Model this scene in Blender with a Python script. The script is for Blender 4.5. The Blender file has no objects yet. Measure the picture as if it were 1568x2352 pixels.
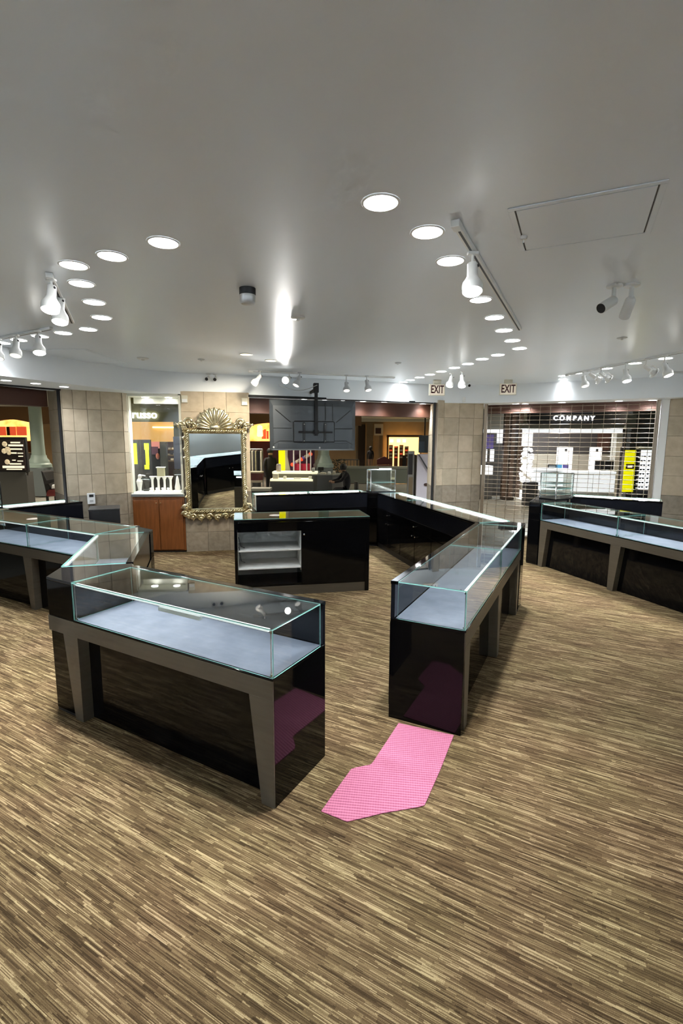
import bpy, bmesh, math, random
from mathutils import Vector, Matrix
random.seed(7)
S = bpy.context.scene
COL = S.collection

# ------------------------------------------------------------------ camera, world, exposure
FPX, PITCH, ROLL, CAMH = 1128.0, .1442, .0054, 1.886
_F = Vector((0, math.cos(PITCH), -math.sin(PITCH)))
_U0 = Vector((0, math.sin(PITCH), math.cos(PITCH)))
_R0 = Vector((1, 0, 0))
_R = _R0*math.cos(ROLL) + _U0*math.sin(ROLL)
_U = -_R0*math.sin(ROLL) + _U0*math.cos(ROLL)
camd = bpy.data.cameras.new('camera')
camd.sensor_fit = 'HORIZONTAL'; camd.sensor_width = 36.0; camd.lens = 36.0*FPX/1568.0
camd.clip_start = .05; camd.clip_end = 200
cam = bpy.data.objects.new('camera', camd); COL.objects.link(cam)
cam.matrix_world = Matrix(((_R.x, _U.x, -_F.x, 0), (_R.y, _U.y, -_F.y, 0), (_R.z, _U.z, -_F.z, CAMH), (0, 0, 0, 1)))
S.camera = cam

def ray(px, py): return _F + _R*((px-784)/FPX) + _U*((1176-py)/FPX)
def un(px, py, z):                      # pixel -> point on the horizontal plane z
    d = ray(px, py); t = (z-CAMH)/d.z
    return Vector((0, 0, CAMH)) + d*t
def at(px, py, Y):                      # pixel -> point on the vertical plane y = Y
    d = ray(px, py)
    return Vector((0, 0, CAMH)) + d*(Y/d.y)

w = bpy.data.worlds.new('world'); S.world = w; w.use_nodes = True
w.node_tree.nodes['Background'].inputs[0].default_value = (.55, .6, .65, 1)
w.node_tree.nodes['Background'].inputs[1].default_value = .05
S.view_settings.view_transform = 'Standard'; S.view_settings.look = 'None'
S.view_settings.gamma = 1; S.view_settings.use_curve_mapping = False
S.view_settings.exposure = 0.92
S.cycles.transparent_max_bounces = 48
S.cycles.max_bounces = 7; S.cycles.diffuse_bounces = 3; S.cycles.glossy_bounces = 4; S.cycles.transmission_bounces = 4
S.cycles.use_adaptive_sampling = True; S.cycles.adaptive_threshold = .08; S.cycles.adaptive_min_samples = 16
S.cycles.caustics_reflective = False; S.cycles.caustics_refractive = False
S.cycles.sample_clamp_indirect = 8.0
S.cycles.use_denoising = True

P_DOWN = 42.0      # watts of one recessed downlight
LCOL = (.88,.95,1.0)
P_WASH = 230.0      # watts of one added rear washer
P_SOFF = 48.0      # watts of one soffit downlight
P_SPOT = 75.0      # watts of one lit track spotlight
P_MALL = 400.0      # watts of one added mall lamp
E_LED = 11.0        # emission of the lit LED tubes

# ------------------------------------------------------------------ helpers
class MB:
    def __init__(s): s.v = []; s.f = []; s.m = []; s.M = Matrix.Identity(4)
    def add(s, vs, fs, mi=0):
        b = len(s.v)
        s.v += [tuple(s.M @ Vector(p)) for p in vs]
        for f in fs: s.f.append(tuple(b+i for i in f)); s.m.append(mi)
        return s
    def box(s, x0, x1, y0, y1, z0, z1, mi=0):
        return s.add([(x0,y0,z0),(x1,y0,z0),(x1,y1,z0),(x0,y1,z0),(x0,y0,z1),(x1,y0,z1),(x1,y1,z1),(x0,y1,z1)],
                     [(0,3,2,1),(4,5,6,7),(0,1,5,4),(1,2,6,5),(2,3,7,6),(3,0,4,7)], mi)
    def prism(s, poly, z0, z1, mi=0):            # polygon in x,y (counter-clockwise), extruded in z
        n = len(poly)
        vs = [(p[0],p[1],z0) for p in poly]+[(p[0],p[1],z1) for p in poly]
        fs = [tuple(range(n-1,-1,-1)), tuple(range(n,2*n))]+[(i,(i+1)%n,(i+1)%n+n,i+n) for i in range(n)]
        return s.add(vs, fs, mi)
    def prism_xz(s, poly, y0, y1, mi=0):         # polygon in x,z, extruded in y
        n = len(poly)
        vs = [(p[0],y0,p[1]) for p in poly]+[(p[0],y1,p[1]) for p in poly]
        fs = [tuple(range(n)), tuple(range(2*n-1,n-1,-1))]+[(i,i+n,(i+1)%n+n,(i+1)%n) for i in range(n)]
        return s.add(vs, fs, mi)
    def cyl(s, p0, p1, r0, r1=None, n=12, mi=0, caps=True):
        return s.loft([(p0, r0), (p1, r0 if r1 is None else r1)], n, mi, caps)
    def loft(s, rings, n=12, mi=0, caps=True):   # rings [(point, radius)] swept with a fixed frame per step
        pts = [Vector(r[0]) for r in rings]
        vs = []; prev = None
        for i, (p, r) in enumerate(rings):
            a = pts[max(0, i-1)]; b = pts[min(len(pts)-1, i+1)]
            d = (b-a)
            if d.length < 1e-9: d = prev or Vector((0,0,1))
            d = d.normalized(); prev = d
            up = Vector((0,0,1)) if abs(d.z) < .9 else Vector((0,1,0))
            x = up.cross(d).normalized(); y = d.cross(x)
            vs += [tuple(Vector(p)+x*(r*math.cos(2*math.pi*k/n))+y*(r*math.sin(2*math.pi*k/n))) for k in range(n)]
        fs = []
        for i in range(len(rings)-1):
            for k in range(n):
                fs.append((i*n+k, i*n+(k+1)%n, (i+1)*n+(k+1)%n, (i+1)*n+k))
        if caps:
            fs.append(tuple(range(n-1,-1,-1))); q = (len(rings)-1)*n; fs.append(tuple(range(q,q+n)))
        return s.add(vs, fs, mi)
    def lathe(s, prof, c=(0,0,0), n=16, mi=0, caps=True):   # profile [(r,z)] about the z axis
        vs = []
        for r, z in prof:
            vs += [(c[0]+r*math.cos(2*math.pi*k/n), c[1]+r*math.sin(2*math.pi*k/n), c[2]+z) for k in range(n)]
        fs = []
        for i in range(len(prof)-1):
            for k in range(n): fs.append((i*n+k, i*n+(k+1)%n, (i+1)*n+(k+1)%n, (i+1)*n+k))
        if caps:
            fs.append(tuple(range(n-1,-1,-1))); q = (len(prof)-1)*n; fs.append(tuple(range(q,q+n)))
        return s.add(vs, fs, mi)
    def tube(s, pts, r, n=8, mi=0): return s.loft([(p, r) for p in pts], n, mi)
    def ball(s, c, r, n=10, m=6, sc=(1,1,1), mi=0):
        vs = []; fs = []
        for i in range(m+1):
            t = math.pi*i/m
            for k in range(n):
                a = 2*math.pi*k/n
                vs.append((c[0]+sc[0]*r*math.sin(t)*math.cos(a), c[1]+sc[1]*r*math.sin(t)*math.sin(a), c[2]-sc[2]*r*math.cos(t)))
        for i in range(m):
            for k in range(n): fs.append((i*n+k, i*n+(k+1)%n, (i+1)*n+(k+1)%n, (i+1)*n+k))
        return s.add(vs, fs, mi)
    def mesh(s, name, mats, smooth=None):
        me = bpy.data.meshes.new(name); me.from_pydata(s.v, [], s.f)
        for m in (mats if isinstance(mats, (list, tuple)) else [mats]): me.materials.append(m)
        me.polygons.foreach_set('material_index', s.m)
        if smooth is not None:
            me.polygons.foreach_set('use_smooth', [True]*len(s.f)); me.set_sharp_from_angle(angle=math.radians(smooth))
        me.update(); return me
    def build(s, name, mats, parent=None, smooth=None, bevel=0):
        o = bpy.data.objects.new(name, s.mesh(name, mats, smooth)); COL.objects.link(o)
        if parent: o.parent = parent
        if bevel:
            b = o.modifiers.new('bevel', 'BEVEL'); b.width = bevel; b.segments = 2; b.limit_method = 'ANGLE'
        return o

def tag(o, label, cat, group=None):
    o['label'] = label; o['category'] = cat
    if group: o['group'] = group
    return o
def thing(name, label, cat, loc=(0,0,0), rz=0, group=None):
    o = bpy.data.objects.new(name, None); COL.objects.link(o)
    o.location = loc; o.rotation_euler = (0, 0, rz); o.empty_display_size = .1
    return tag(o, label, cat, group)
def struct(o): o['kind'] = 'structure'; return o
def copy_tree(o, parent=None):
    c = o.copy(); COL.objects.link(c)
    if parent: c.parent = parent
    for ch in list(o.children): copy_tree(ch, c)
    return c
def light(kind, name, parent, loc, power, color=(1,1,1), size=.05, spot=2.0, blend=.5, direction=None):
    d = bpy.data.lights.new(name, kind); d.energy = power; d.color = color
    if kind == 'SPOT': d.spot_size = spot; d.spot_blend = blend; d.shadow_soft_size = size
    elif kind == 'AREA': d.shape = 'DISK'; d.size = size
    else: d.shadow_soft_size = size
    o = bpy.data.objects.new(name, d); COL.objects.link(o); o.location = loc
    if parent: o.parent = parent
    if direction is not None: o.rotation_euler = Vector(direction).to_track_quat('-Z', 'Y').to_euler()
    return o
def text_mesh(txt, size, depth, mat, parent, name, loc, rot, bold=0, spacing=1.0, sx=1.0, align='CENTER'):
    c = bpy.data.curves.new(name, 'FONT'); c.body = txt; c.size = size; c.extrude = depth; c.offset = bold
    c.align_x = align; c.align_y = 'CENTER'; c.space_character = spacing; c.resolution_u = 3
    t = bpy.data.objects.new(name, c); COL.objects.link(t)
    bpy.context.view_layer.update()
    me = bpy.data.meshes.new_from_object(t.evaluated_get(bpy.context.evaluated_depsgraph_get()))
    bpy.data.objects.remove(t); me.materials.clear(); me.materials.append(mat)
    o = bpy.data.objects.new(name, me); COL.objects.link(o); o.parent = parent
    o.location = loc; o.rotation_euler = rot; o.scale = (sx, 1, 1)
    return o

# ------------------------------------------------------------------ materials
def mat(name, col=(.8,.8,.8), rough=.5, metal=0, spec=.5, emit=None, es=0, coat=0, alpha=1):
    m = bpy.data.materials.new(name); m.use_nodes = True
    b = m.node_tree.nodes['Principled BSDF']
    b.inputs['Base Color'].default_value = (*col, 1); b.inputs['Roughness'].default_value = rough
    b.inputs['Metallic'].default_value = metal; b.inputs['Specular IOR Level'].default_value = spec
    b.inputs['Coat Weight'].default_value = coat
    if emit: b.inputs['Emission Color'].default_value = (*emit, 1); b.inputs['Emission Strength'].default_value = es
    return m
def N(m, t, **k):
    n = m.node_tree.nodes.new(t)
    for a, v in k.items(): setattr(n, a, v)
    return n
def L(m, a, b): m.node_tree.links.new(a, b)
def bsdf(m): return m.node_tree.nodes['Principled BSDF']
def math_n(m, op, a, b=None):
    n = N(m, 'ShaderNodeMath', operation=op)
    for i, v in enumerate((a, b)):
        if v is None: continue
        if isinstance(v, (int, float)): n.inputs[i].default_value = v
        else: L(m, v, n.inputs[i])
    return n.outputs[0]
def ramp(m, fac, stops, interp='LINEAR'):
    r = N(m, 'ShaderNodeValToRGB'); r.color_ramp.interpolation = interp
    e = r.color_ramp.elements
    while len(e) < len(stops): e.new(.5)
    for k, (p, c) in enumerate(stops): e[k].position = p; e[k].color = (*c, 1)
    L(m, fac, r.inputs[0]); return r.outputs[0]
def noisy(m, c0, c1, scale=6, detail=4, bump=0, coords='Object', stretch=(1,1,1), lo=.3, hi=.7):
    tc = N(m, 'ShaderNodeTexCoord'); mp = N(m, 'ShaderNodeMapping'); mp.inputs['Scale'].default_value = stretch
    if coords == 'World': L(m, N(m, 'ShaderNodeNewGeometry').outputs['Position'], mp.inputs[0])
    else: L(m, tc.outputs[coords], mp.inputs[0])
    n = N(m, 'ShaderNodeTexNoise'); n.inputs['Scale'].default_value = scale; n.inputs['Detail'].default_value = detail
    L(m, mp.outputs[0], n.inputs['Vector'])
    col = ramp(m, n.outputs['Fac'], [(lo, c0), (hi, c1)])
    if coords == 'World':                            # each tile its own tone
        mx = N(m, 'ShaderNodeMix', data_type='RGBA', blend_type='MULTIPLY'); mx.inputs[0].default_value = 1
        L(m, col, mx.inputs[6]); L(m, ramp(m, N(m, 'ShaderNodeObjectInfo').outputs['Random'], [(0, (.87,.87,.85)), (1, (1.08,1.05,1.02))]), mx.inputs[7]); col = mx.outputs[2]
    L(m, col, bsdf(m).inputs['Base Color'])
    if bump:
        bp = N(m, 'ShaderNodeBump'); bp.inputs['Strength'].default_value = bump; bp.inputs['Distance'].default_value = .01
        L(m, n.outputs['Fac'], bp.inputs['Height']); L(m, bp.outputs[0], bsdf(m).inputs['Normal'])
    return m

# carpet: narrow woven strips of random length, lying parallel to the front showcase
def carpet_material():
    m = mat('carpet', rough=.95, spec=.1)
    tc = N(m, 'ShaderNodeTexCoord'); vr = N(m, 'ShaderNodeVectorRotate', rotation_type='Z_AXIS')
    vr.inputs['Angle'].default_value = .509; L(m, tc.outputs['Object'], vr.inputs['Vector'])
    sp = N(m, 'ShaderNodeSeparateXYZ'); L(m, vr.outputs[0], sp.inputs[0])
    u, v = sp.outputs[0], sp.outputs[1]
    def layer(rowh, length, seed):
        row = math_n(m, 'FLOOR', math_n(m, 'DIVIDE', v, rowh))
        wn = N(m, 'ShaderNodeTexWhiteNoise', noise_dimensions='1D'); L(m, math_n(m, 'ADD', row, seed), wn.inputs['W'])
        off = math_n(m, 'MULTIPLY', wn.outputs['Value'], 9.0)
        cell = math_n(m, 'FLOOR', math_n(m, 'ADD', math_n(m, 'DIVIDE', u, length), off))
        cx = N(m, 'ShaderNodeCombineXYZ'); L(m, row, cx.inputs[0]); L(m, cell, cx.inputs[1]); cx.inputs[2].default_value = seed
        w2 = N(m, 'ShaderNodeTexWhiteNoise', noise_dimensions='3D'); L(m, cx.outputs[0], w2.inputs['Vector'])
        return w2.outputs['Value']
    a = layer(.0030, .125, 3.3); b = layer(.0092, .17, 11.7); c = layer(.031, .28, 27.1)
    val = math_n(m, 'ADD', math_n(m, 'ADD', math_n(m, 'MULTIPLY', a, .48), math_n(m, 'MULTIPLY', b, .37)), math_n(m, 'MULTIPLY', c, .15))
    lp = N(m, 'ShaderNodeTexNoise'); lp.inputs['Scale'].default_value = 1.0; lp.inputs['Detail'].default_value = 0
    cmb = N(m, 'ShaderNodeCombineXYZ'); L(m, math_n(m, 'MULTIPLY', u, 320.0), cmb.inputs[0]); L(m, math_n(m, 'MULTIPLY', v, 420.0), cmb.inputs[1])
    L(m, cmb.outputs[0], lp.inputs['Vector'])
    val = math_n(m, 'ADD', val, math_n(m, 'MULTIPLY', math_n(m, 'SUBTRACT', lp.outputs['Fac'], .5), .30))
    col = ramp(m, val, [(.12, (.050,.035,.020)), (.36, (.110,.079,.044)), (.54, (.168,.126,.072)), (.70, (.270,.214,.126)), (.86, (.50,.42,.27))])
    big = N(m, 'ShaderNodeTexNoise'); big.inputs['Scale'].default_value = 2.2; L(m, tc.outputs['Object'], big.inputs['Vector'])
    tint = ramp(m, big.outputs['Fac'], [(.35, (.90,.83,.69)), (.65, (.90,.775,.69))])
    mx = N(m, 'ShaderNodeMix', data_type='RGBA', blend_type='MULTIPLY'); mx.inputs[0].default_value = 1
    L(m, col, mx.inputs[6]); L(m, tint, mx.inputs[7]); L(m, mx.outputs[2], bsdf(m).inputs['Base Color'])
    bp = N(m, 'ShaderNodeBump'); bp.inputs['Strength'].default_value = .5; bp.inputs['Distance'].default_value = .004
    L(m, val, bp.inputs['Height']); L(m, bp.outputs[0], bsdf(m).inputs['Normal'])
    return m
M_CARPET = carpet_material()
def glass_material(name, tint, refl=1.0, base=.04):
    m = bpy.data.materials.new(name); m.use_nodes = True; nt = m.node_tree; nt.nodes.clear()
    out = nt.nodes.new('ShaderNodeOutputMaterial'); tr = nt.nodes.new('ShaderNodeBsdfTransparent'); tr.inputs[0].default_value = (*tint, 1)
    gl = nt.nodes.new('ShaderNodeBsdfGlossy'); gl.inputs['Roughness'].default_value = 0.0; gl.inputs['Color'].default_value = (refl, refl, refl, 1)
    lw = nt.nodes.new('ShaderNodeLayerWeight'); lw.inputs[0].default_value = .5
    p5 = math_n(m, 'POWER', lw.outputs['Facing'], 5.0)
    f = math_n(m, 'ADD', math_n(m, 'MULTIPLY', p5, 1-base), base)
    mx = nt.nodes.new('ShaderNodeMixShader'); L(m, f, mx.inputs[0]); L(m, tr.outputs[0], mx.inputs[1]); L(m, gl.outputs[0], mx.inputs[2])
    L(m, mx.outputs[0], out.inputs[0]); return m
M_GLASS = glass_material('clear_glass', (.965, .985, .98))
M_EDGE = mat('glass_edge', (.30,.62,.56), .15, emit=None)
M_CEIL = noisy(mat('ceiling_paint', rough=.30, spec=.45), (.80,.87,.94), (.83,.89,.95), 1.2, 2)
M_BULK = noisy(mat('bulkhead_paint', rough=.45), (.83,.87,.90), (.86,.89,.91), 1.5, 2)
M_WHITE = mat('white_paint', (.90,.90,.87), .5)
M_BACKW = noisy(mat('back_wall_paint', rough=.6), (.80,.84,.86), (.84,.87,.88), 1.5, 2)
M_BLACK = mat('black_gloss', (.003,.003,.0035), .05, spec=.20)
M_BLACKT = mat('black_gloss_top', (.010,.010,.011), .05, spec=.5)
M_BLACKM = mat('black_satin', (.012,.012,.014), .35)
M_DARKIN = mat('dark_interior', (.009,.010,.014), .15)
M_BRONZE = noisy(mat('bronze_metal', rough=.42, metal=.35, spec=.5), (.108,.090,.066), (.130,.109,.081), 3, 3, stretch=(1,1,12))
M_DECK = noisy(mat('deck_fabric', rough=.6, spec=.25), (.15,.165,.215), (.20,.215,.27), 7, 5)
M_CHROME = mat('chrome', (.85,.86,.88), .12, metal=1)
M_ALU = mat('led_profile', (.8,.82,.82), .35, emit=(.92,1,.98), es=.35)
M_LED = mat('led_lit', (1,1,1), .4, emit=(1,.985,.95), es=E_LED)
M_LAMP = mat('downlight_lens', (1,1,1), .4, emit=(1,1,1), es=14)
M_LAMPY = mat('warm_lens', (1,.9,.7), .4, emit=(1,.86,.55), es=1.6)
M_SPOTL = mat('spot_lens', (1,1,1), .3, emit=(1,.985,.93), es=14)
M_SPOTD = mat('spot_lens_dim', (.75,.75,.72), .3, emit=(1,.98,.92), es=.5)
M_FIX = mat('fixture_white', (.80,.81,.79), .35)
M_FIXG = mat('fixture_grey', (.52,.53,.54), .4)
M_TRACKB = mat('track_slot', (.02,.02,.022), .5)
M_STONE = noisy(mat('stone_tile', rough=.75, spec=.3), (.45,.375,.275), (.56,.48,.365), 9, 6, bump=.2, coords='World')
M_STONED = noisy(mat('stone_dado_tile', rough=.7, spec=.3), (.24,.205,.16), (.34,.295,.235), 14, 6, bump=.25, coords='World')
M_GROUT = mat('grout', (.46,.385,.30), .9)
def wood_material(name, c0, c1):
    return noisy(mat(name, rough=.35, spec=.4), c0, c1, 3.0, 6, stretch=(9,9,1.0))
M_WOOD = wood_material('orange_wood', (.15,.050,.013), (.24,.084,.024))
M_BROWN = noisy(mat('header_paint', rough=.6), (.050,.014,.005), (.064,.019,.007), 2, 2)
def gold_material():
    m = mat('antique_gold', (.66,.55,.30), .28, metal=1)
    return noisy(m, (.50,.40,.20), (.95,.88,.66), 22, 4, bump=.3)
M_GOLD = gold_material()
M_MIRROR = mat('mirror_glass', (.80,.86,.85), .0, metal=1)
M_PINKB = None
def pink_material():
    m = mat('pink_mat', rough=.85, spec=.15)
    tc = N(m, 'ShaderNodeTexCoord'); vr = N(m, 'ShaderNodeVectorRotate', rotation_type='Z_AXIS'); vr.inputs['Angle'].default_value = .12
    L(m, tc.outputs['Object'], vr.inputs['Vector']); sp = N(m, 'ShaderNodeSeparateXYZ'); L(m, vr.outputs[0], sp.inputs[0])
    sv = math_n(m, 'SINE', math_n(m, 'MULTIPLY', sp.outputs[1], 330.0)); su = math_n(m, 'SINE', math_n(m, 'MULTIPLY', sp.outputs[0], 480.0))
    h = math_n(m, 'ADD', math_n(m, 'MULTIPLY', sv, .38), math_n(m, 'ADD', math_n(m, 'MULTIPLY', su, .12), .5))
    n = N(m, 'ShaderNodeTexNoise'); n.inputs['Scale'].default_value = 60; L(m, tc.outputs['Object'], n.inputs['Vector'])
    h2 = math_n(m, 'ADD', math_n(m, 'MULTIPLY', h, .7), math_n(m, 'MULTIPLY', n.outputs['Fac'], .3))
    L(m, ramp(m, h2, [(.2, (.42,.11,.20)), (.75, (.72,.25,.37))]), bsdf(m).inputs['Base Color'])
    bp = N(m, 'ShaderNodeBump'); bp.inputs['Strength'].default_value = .5; bp.inputs['Distance'].default_value = .004
    L(m, h, bp.inputs['Height']); L(m, bp.outputs[0], bsdf(m).inputs['Normal']); return m
M_PINK = pink_material()
M_MFLOOR = noisy(mat('mall_floor', rough=.18, spec=.5), (.26,.25,.21), (.36,.345,.30), .6, 3)
M_MCEIL = mat('mall_ceiling', (.62,.63,.58), .7)
M_MWALL = noisy(mat('mall_wall', rough=.7), (.30,.24,.16), (.36,.29,.20), 1.2, 2)
M_COLUMN = noisy(mat('column_paint', rough=.5), (.25,.33,.30), (.29,.37,.34), 2, 2)
M_STEELS = mat('shutter_steel', (.26,.21,.155), .4, metal=.6)
M_TV = mat('tv_plastic', (.052,.060,.068), .38)
M_TVD = mat('tv_groove', (.010,.011,.012), .4)
M_YEL = mat('yellow_panel', (.95,.88,.0), .5, emit=(1,.95,0), es=.35)
M_NEON = mat('lime_panel', (.75,.95,.02), .5, emit=(.8,1,.02), es=.55)
M_CREAM = mat('cream_plastic', (.72,.68,.55), .45)
M_SKIN = mat('skin', (.30,.17,.11), .6)
M_DCLOTH = mat('dark_cloth', (.012,.012,.015), .9)
M_GREYC = mat('grey_laminate', (.085,.085,.082), .4)
M_RED = mat('dark_red_paint', (.16,.02,.02), .45)
M_SIGNRED = mat('exit_red', (.05,.004,.003), .6)
M_SIGNW = mat('white_letter', (1,1,1), .5, emit=(1,1,1), es=2.0)
M_PAPER = mat('white_panel', (.85,.86,.86), .5)
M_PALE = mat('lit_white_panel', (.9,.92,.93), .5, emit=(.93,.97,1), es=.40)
M_BLUE = mat('blue_card', (.10,.42,.75), .5)
M_VIOLET = mat('violet_card', (.18,.14,.45), .5)
M_BLK = mat('matt_black', (.008,.008,.009), .7)
M_STEEL = mat('brushed_steel', (.40,.42,.42), .3, metal=.9)

# ------------------------------------------------------------------ the room
ZS, ZC = 2.62, 2.96            # underside of the bulkhead, ceiling
curve = [Vector((-5.3, 2.4, 0)), Vector((-4.85, 3.9, 0)), Vector((-4.4, 5.0, 0))]
for px, py in ((0,863),(72,871.5),(143,879.5),(215,889),(286,898),(350,903),(415,906),(495,908.3),(580,910),(650,912.3),(721,915),(820,918),(892,921),(950,923.5),(1002,925.5),(1055,926.8),(1110,926.5),(1200,923.5),(1303,920),(1425,917),(1547,914)):
    p = un(px, py, ZS); p.z = 0; curve.append(p)
curve.append(Vector((6.6, 7.3, 0)))
for _ in range(2):             # smooth the measured points a little
    curve = [curve[0]]+[(curve[i-1]+curve[i]*2+curve[i+1])/4 for i in range(1, len(curve)-1)]+[curve[-1]]
def offset_line(pts, d):
    out = []
    for i, p in enumerate(pts):
        t = (pts[min(len(pts)-1, i+1)]-pts[max(0, i-1)]).normalized()
        out.append(p+Vector((-t.y, t.x, 0))*d)
    return out
outer = offset_line(curve, 1.15)
b = MB(); n = len(curve)
vs = [(p.x,p.y,ZS) for p in curve]+[(p.x,p.y,ZC+.3) for p in curve]+[(p.x,p.y,ZS) for p in outer]+[(p.x,p.y,ZC+.3) for p in outer]
fs = []
for i in range(n-1):
    fs += [(i,i+1,n+i+1,n+i), (2*n+i,2*n+i+1,i+1,i), (3*n+i,3*n+i+1,2*n+i+1,2*n+i), (n+i,n+i+1,3*n+i+1,3*n+i)]
b.add(vs, fs); struct(b.build('wall_bulkhead', M_BULK, smooth=50))
poly = [(p.x,p.y) for p in curve]+[(6.6,-3.5),(-5.3,-3.5)]
struct(MB().prism(poly[::-1], ZC, ZC+.08).build('ceiling', M_CEIL))

# plan of the glazed front: stone piers between the openings
C1 = at(147,1000,7.45); C2 = at(172,1000,7.55); C3 = at(235,1000,7.78); C4 = at(284,1000,7.98)
WL = at(298,1000,8.10); WR = at(418,1000,8.17); MR = at(572,1000,8.40)
P0 = at(993,1000,9.68); P1 = at(1004,1000,9.66); P2 = at(1018,1000,9.72); P3 = at(1086,1000,9.86); P4 = at(1107,1000,9.90)
R0p = at(1531,1000,8.55); R1p = Vector((6.7, 7.75, 0))
for p in (C1,C2,C3,C4,WL,WR,MR,P0,P1,P2,P3,P4,R0p,R1p): p.z = 0
LJ = at(118,1000,8.1); LJ.z = 0
floor_poly = [(-5.3,-3.5),(6.7,-3.5),(R1p.x,R1p.y),(R0p.x,R0p.y),(P4.x,P4.y),(P0.x,P0.y),(MR.x,MR.y),(WR.x,WR.y),(WL.x,WL.y),(C4.x,C4.y),(C1.x,C1.y),(-5.3,5.1)]
struct(MB().prism(floor_poly, -.02, 0).build('floor', M_CARPET))
struct(MB().box(-34,34,2.0,46,-.06,-.021).build('floor_mall', M_MFLOOR))
struct(MB().box(-5.5,-5.3,-3.6,3.9,0,ZC).build('wall_left', M_BACKW))
struct(MB().box(-5.5,6.9,-3.7,-3.5,0,ZC).build('wall_back', M_BACKW))
struct(MB().box(6.7,6.9,-3.6,7.4,0,ZC).build('wall_right', M_BACKW))

tile_cache = {}
def tile_obj(wd, hg, mt, parent, loc, rz):
    k = (round(wd,3), round(hg,3), mt.name)
    if k not in tile_cache:
        bv = .002; t = .012
        tile_cache[k] = MB().add([(0,0,0),(wd,0,0),(wd,0,hg),(0,0,hg),(bv,-t,bv),(wd-bv,-t,bv),(wd-bv,-t,hg-bv),(bv,-t,hg-bv)],
                 [(4,5,6,7),(0,1,5,4),(1,2,6,5),(2,3,7,6),(3,0,4,7)]).mesh('tile', mt)
    o = bpy.data.objects.new('tile', tile_cache[k]); COL.objects.link(o); o.parent = parent
    o.location = loc; o.rotation_euler = (0,0,rz); return o
DADO = 1.02
def stone_face(parent, p, q, ncol, z1=ZS+.05, dado_cols=None, zmid=DADO, nup=5, ndn=3):
    d = (q-p); Ls = d.length; rz = math.atan2(d.y, d.x); u = d/Ls; g = .0022
    def rows(z0, z1, nr, nc, mt):
        h = (z1-z0)/nr; wd = Ls/nc
        for r in range(nr):
            for c in range(nc):
                tile_obj(wd-g, h-g, mt, parent, (p.x+u.x*c*wd, p.y+u.y*c*wd, z0+r*h), rz)
    rows(.0, zmid, ndn, dado_cols or ncol, M_STONED)
    rows(zmid, z1, nup, ncol, M_STONE)
def backing(name, pts, thick=.25, z1=ZS+.05):   # wall core behind the tiles: prism along a polyline, thickened outwards
    o2 = offset_line(pts, thick)
    poly = [(p.x,p.y) for p in pts]+[(p.x,p.y) for p in reversed(o2)]
    bb = MB(); m = len(pts)
    vs = [(p.x,p.y,0) for p in pts]+[(p.x,p.y,z1) for p in pts]+[(p.x,p.y,0) for p in o2]+[(p.x,p.y,z1) for p in o2]
    fs = []
    for i in range(m-1): fs += [(i,i+1,m+i+1,m+i), (2*m+i+1,2*m+i,3*m+i,3*m+i+1), (m+i,m+i+1,3*m+i+1,3*m+i)]
    fs += [(0,m,3*m,2*m), (m-1,3*m-1,4*m-1,2*m-1)]
    bb.add(vs, fs); return struct(bb.build(name, M_GROUT))
wl = backing('wall_pier_left', [C1, C2, C3, C4], .22)
stone_face(wl, LJ, C1, 1); stone_face(wl, C1, C2, 1); stone_face(wl, C2, C3, 2); stone_face(wl, C3, C4, 1)
stone_face(wl, C4, WL, 1)
wm = backing('wall_mirror', [WR, MR], .16)
stone_face(wm, WR, MR, 3, dado_cols=3)
mr2 = MR+Vector((-.06,.17,0)); stone_face(wm, MR, mr2, 1)
wp = backing('wall_pier_right', [P1, P2, P3, P4], .2)
stone_face(wp, P1, P2, 1); stone_face(wp, P2, P3, 2); stone_face(wp, P3, P4, 1)
pj = at(985,1000,10.3); pj.z = 0; stone_face(wp, pj, P0, 1)
wr = backing('wall_pier_far_right', [R0p, R1p], .2)
stone_face(wr, R0p, R1p, 3, zmid=.98)
# white plastered jamb beside the roll-down grille
jb = R0p+Vector((-.03,.02,0))
_d = (R0p-P4).normalized(); _n = Vector((-_d.y,_d.x,0)); _a = R0p-_d*.125-_n*.02; _b = R0p-_d*.005-_n*.02
struct(MB().prism([(_a.x,_a.y),(_b.x,_b.y),(_b.x+_n.x*.2,_b.y+_n.y*.2),(_a.x+_n.x*.2,_a.y+_n.y*.2)], 0, ZS+.02).build('trim_1', M_WHITE))
# black guide rails and head tracks of the open fronts
def rail(name, p, r=.016): return struct(MB().box(p.x-r,p.x+r,p.y-r,p.y+r,0,ZS).build(name, M_BLK))
rail('trim_2', C1+Vector((-.03,-.02,0))); rail('trim_3', P0+Vector((.02,-.03,0)))
def beam(name, p, q, z0, z1, th, m, off=0):
    d = (q-p).normalized(); nrm = Vector((-d.y, d.x, 0))
    a = p+nrm*off; c = q+nrm*off
    return struct(MB().prism([(a.x,a.y),(c.x,c.y),(c.x+nrm.x*th,c.y+nrm.y*th),(a.x+nrm.x*th,a.y+nrm.y*th)], z0, z1).build(name, m))
LO = C1+(at(0,1000,6.75)-at(147,1000,7.45))*1.75; LO.z = 0
beam('trim_4', LO, C1, ZS-.02, ZS+.02, .05, M_BLK); beam('trim_5', MR, P0, ZS-.02, ZS+.02, .05, M_BLK)
beam('trim_6', LO, C1, 2.38, ZS+.3, .2, M_BROWN, .42); beam('trim_7', MR, P0+Vector((.3,.1,0)), 2.36, ZS+.3, .2, M_BROWN, .42)
beam('trim_8', P4, R0p+Vector((.3,-.16,0)), 2.45, ZS+.3, .2, M_BROWN, .40)
struct(MB().box(-34,34,4,46,3.42,3.5).build('ceiling_mall', M_MCEIL))

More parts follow.
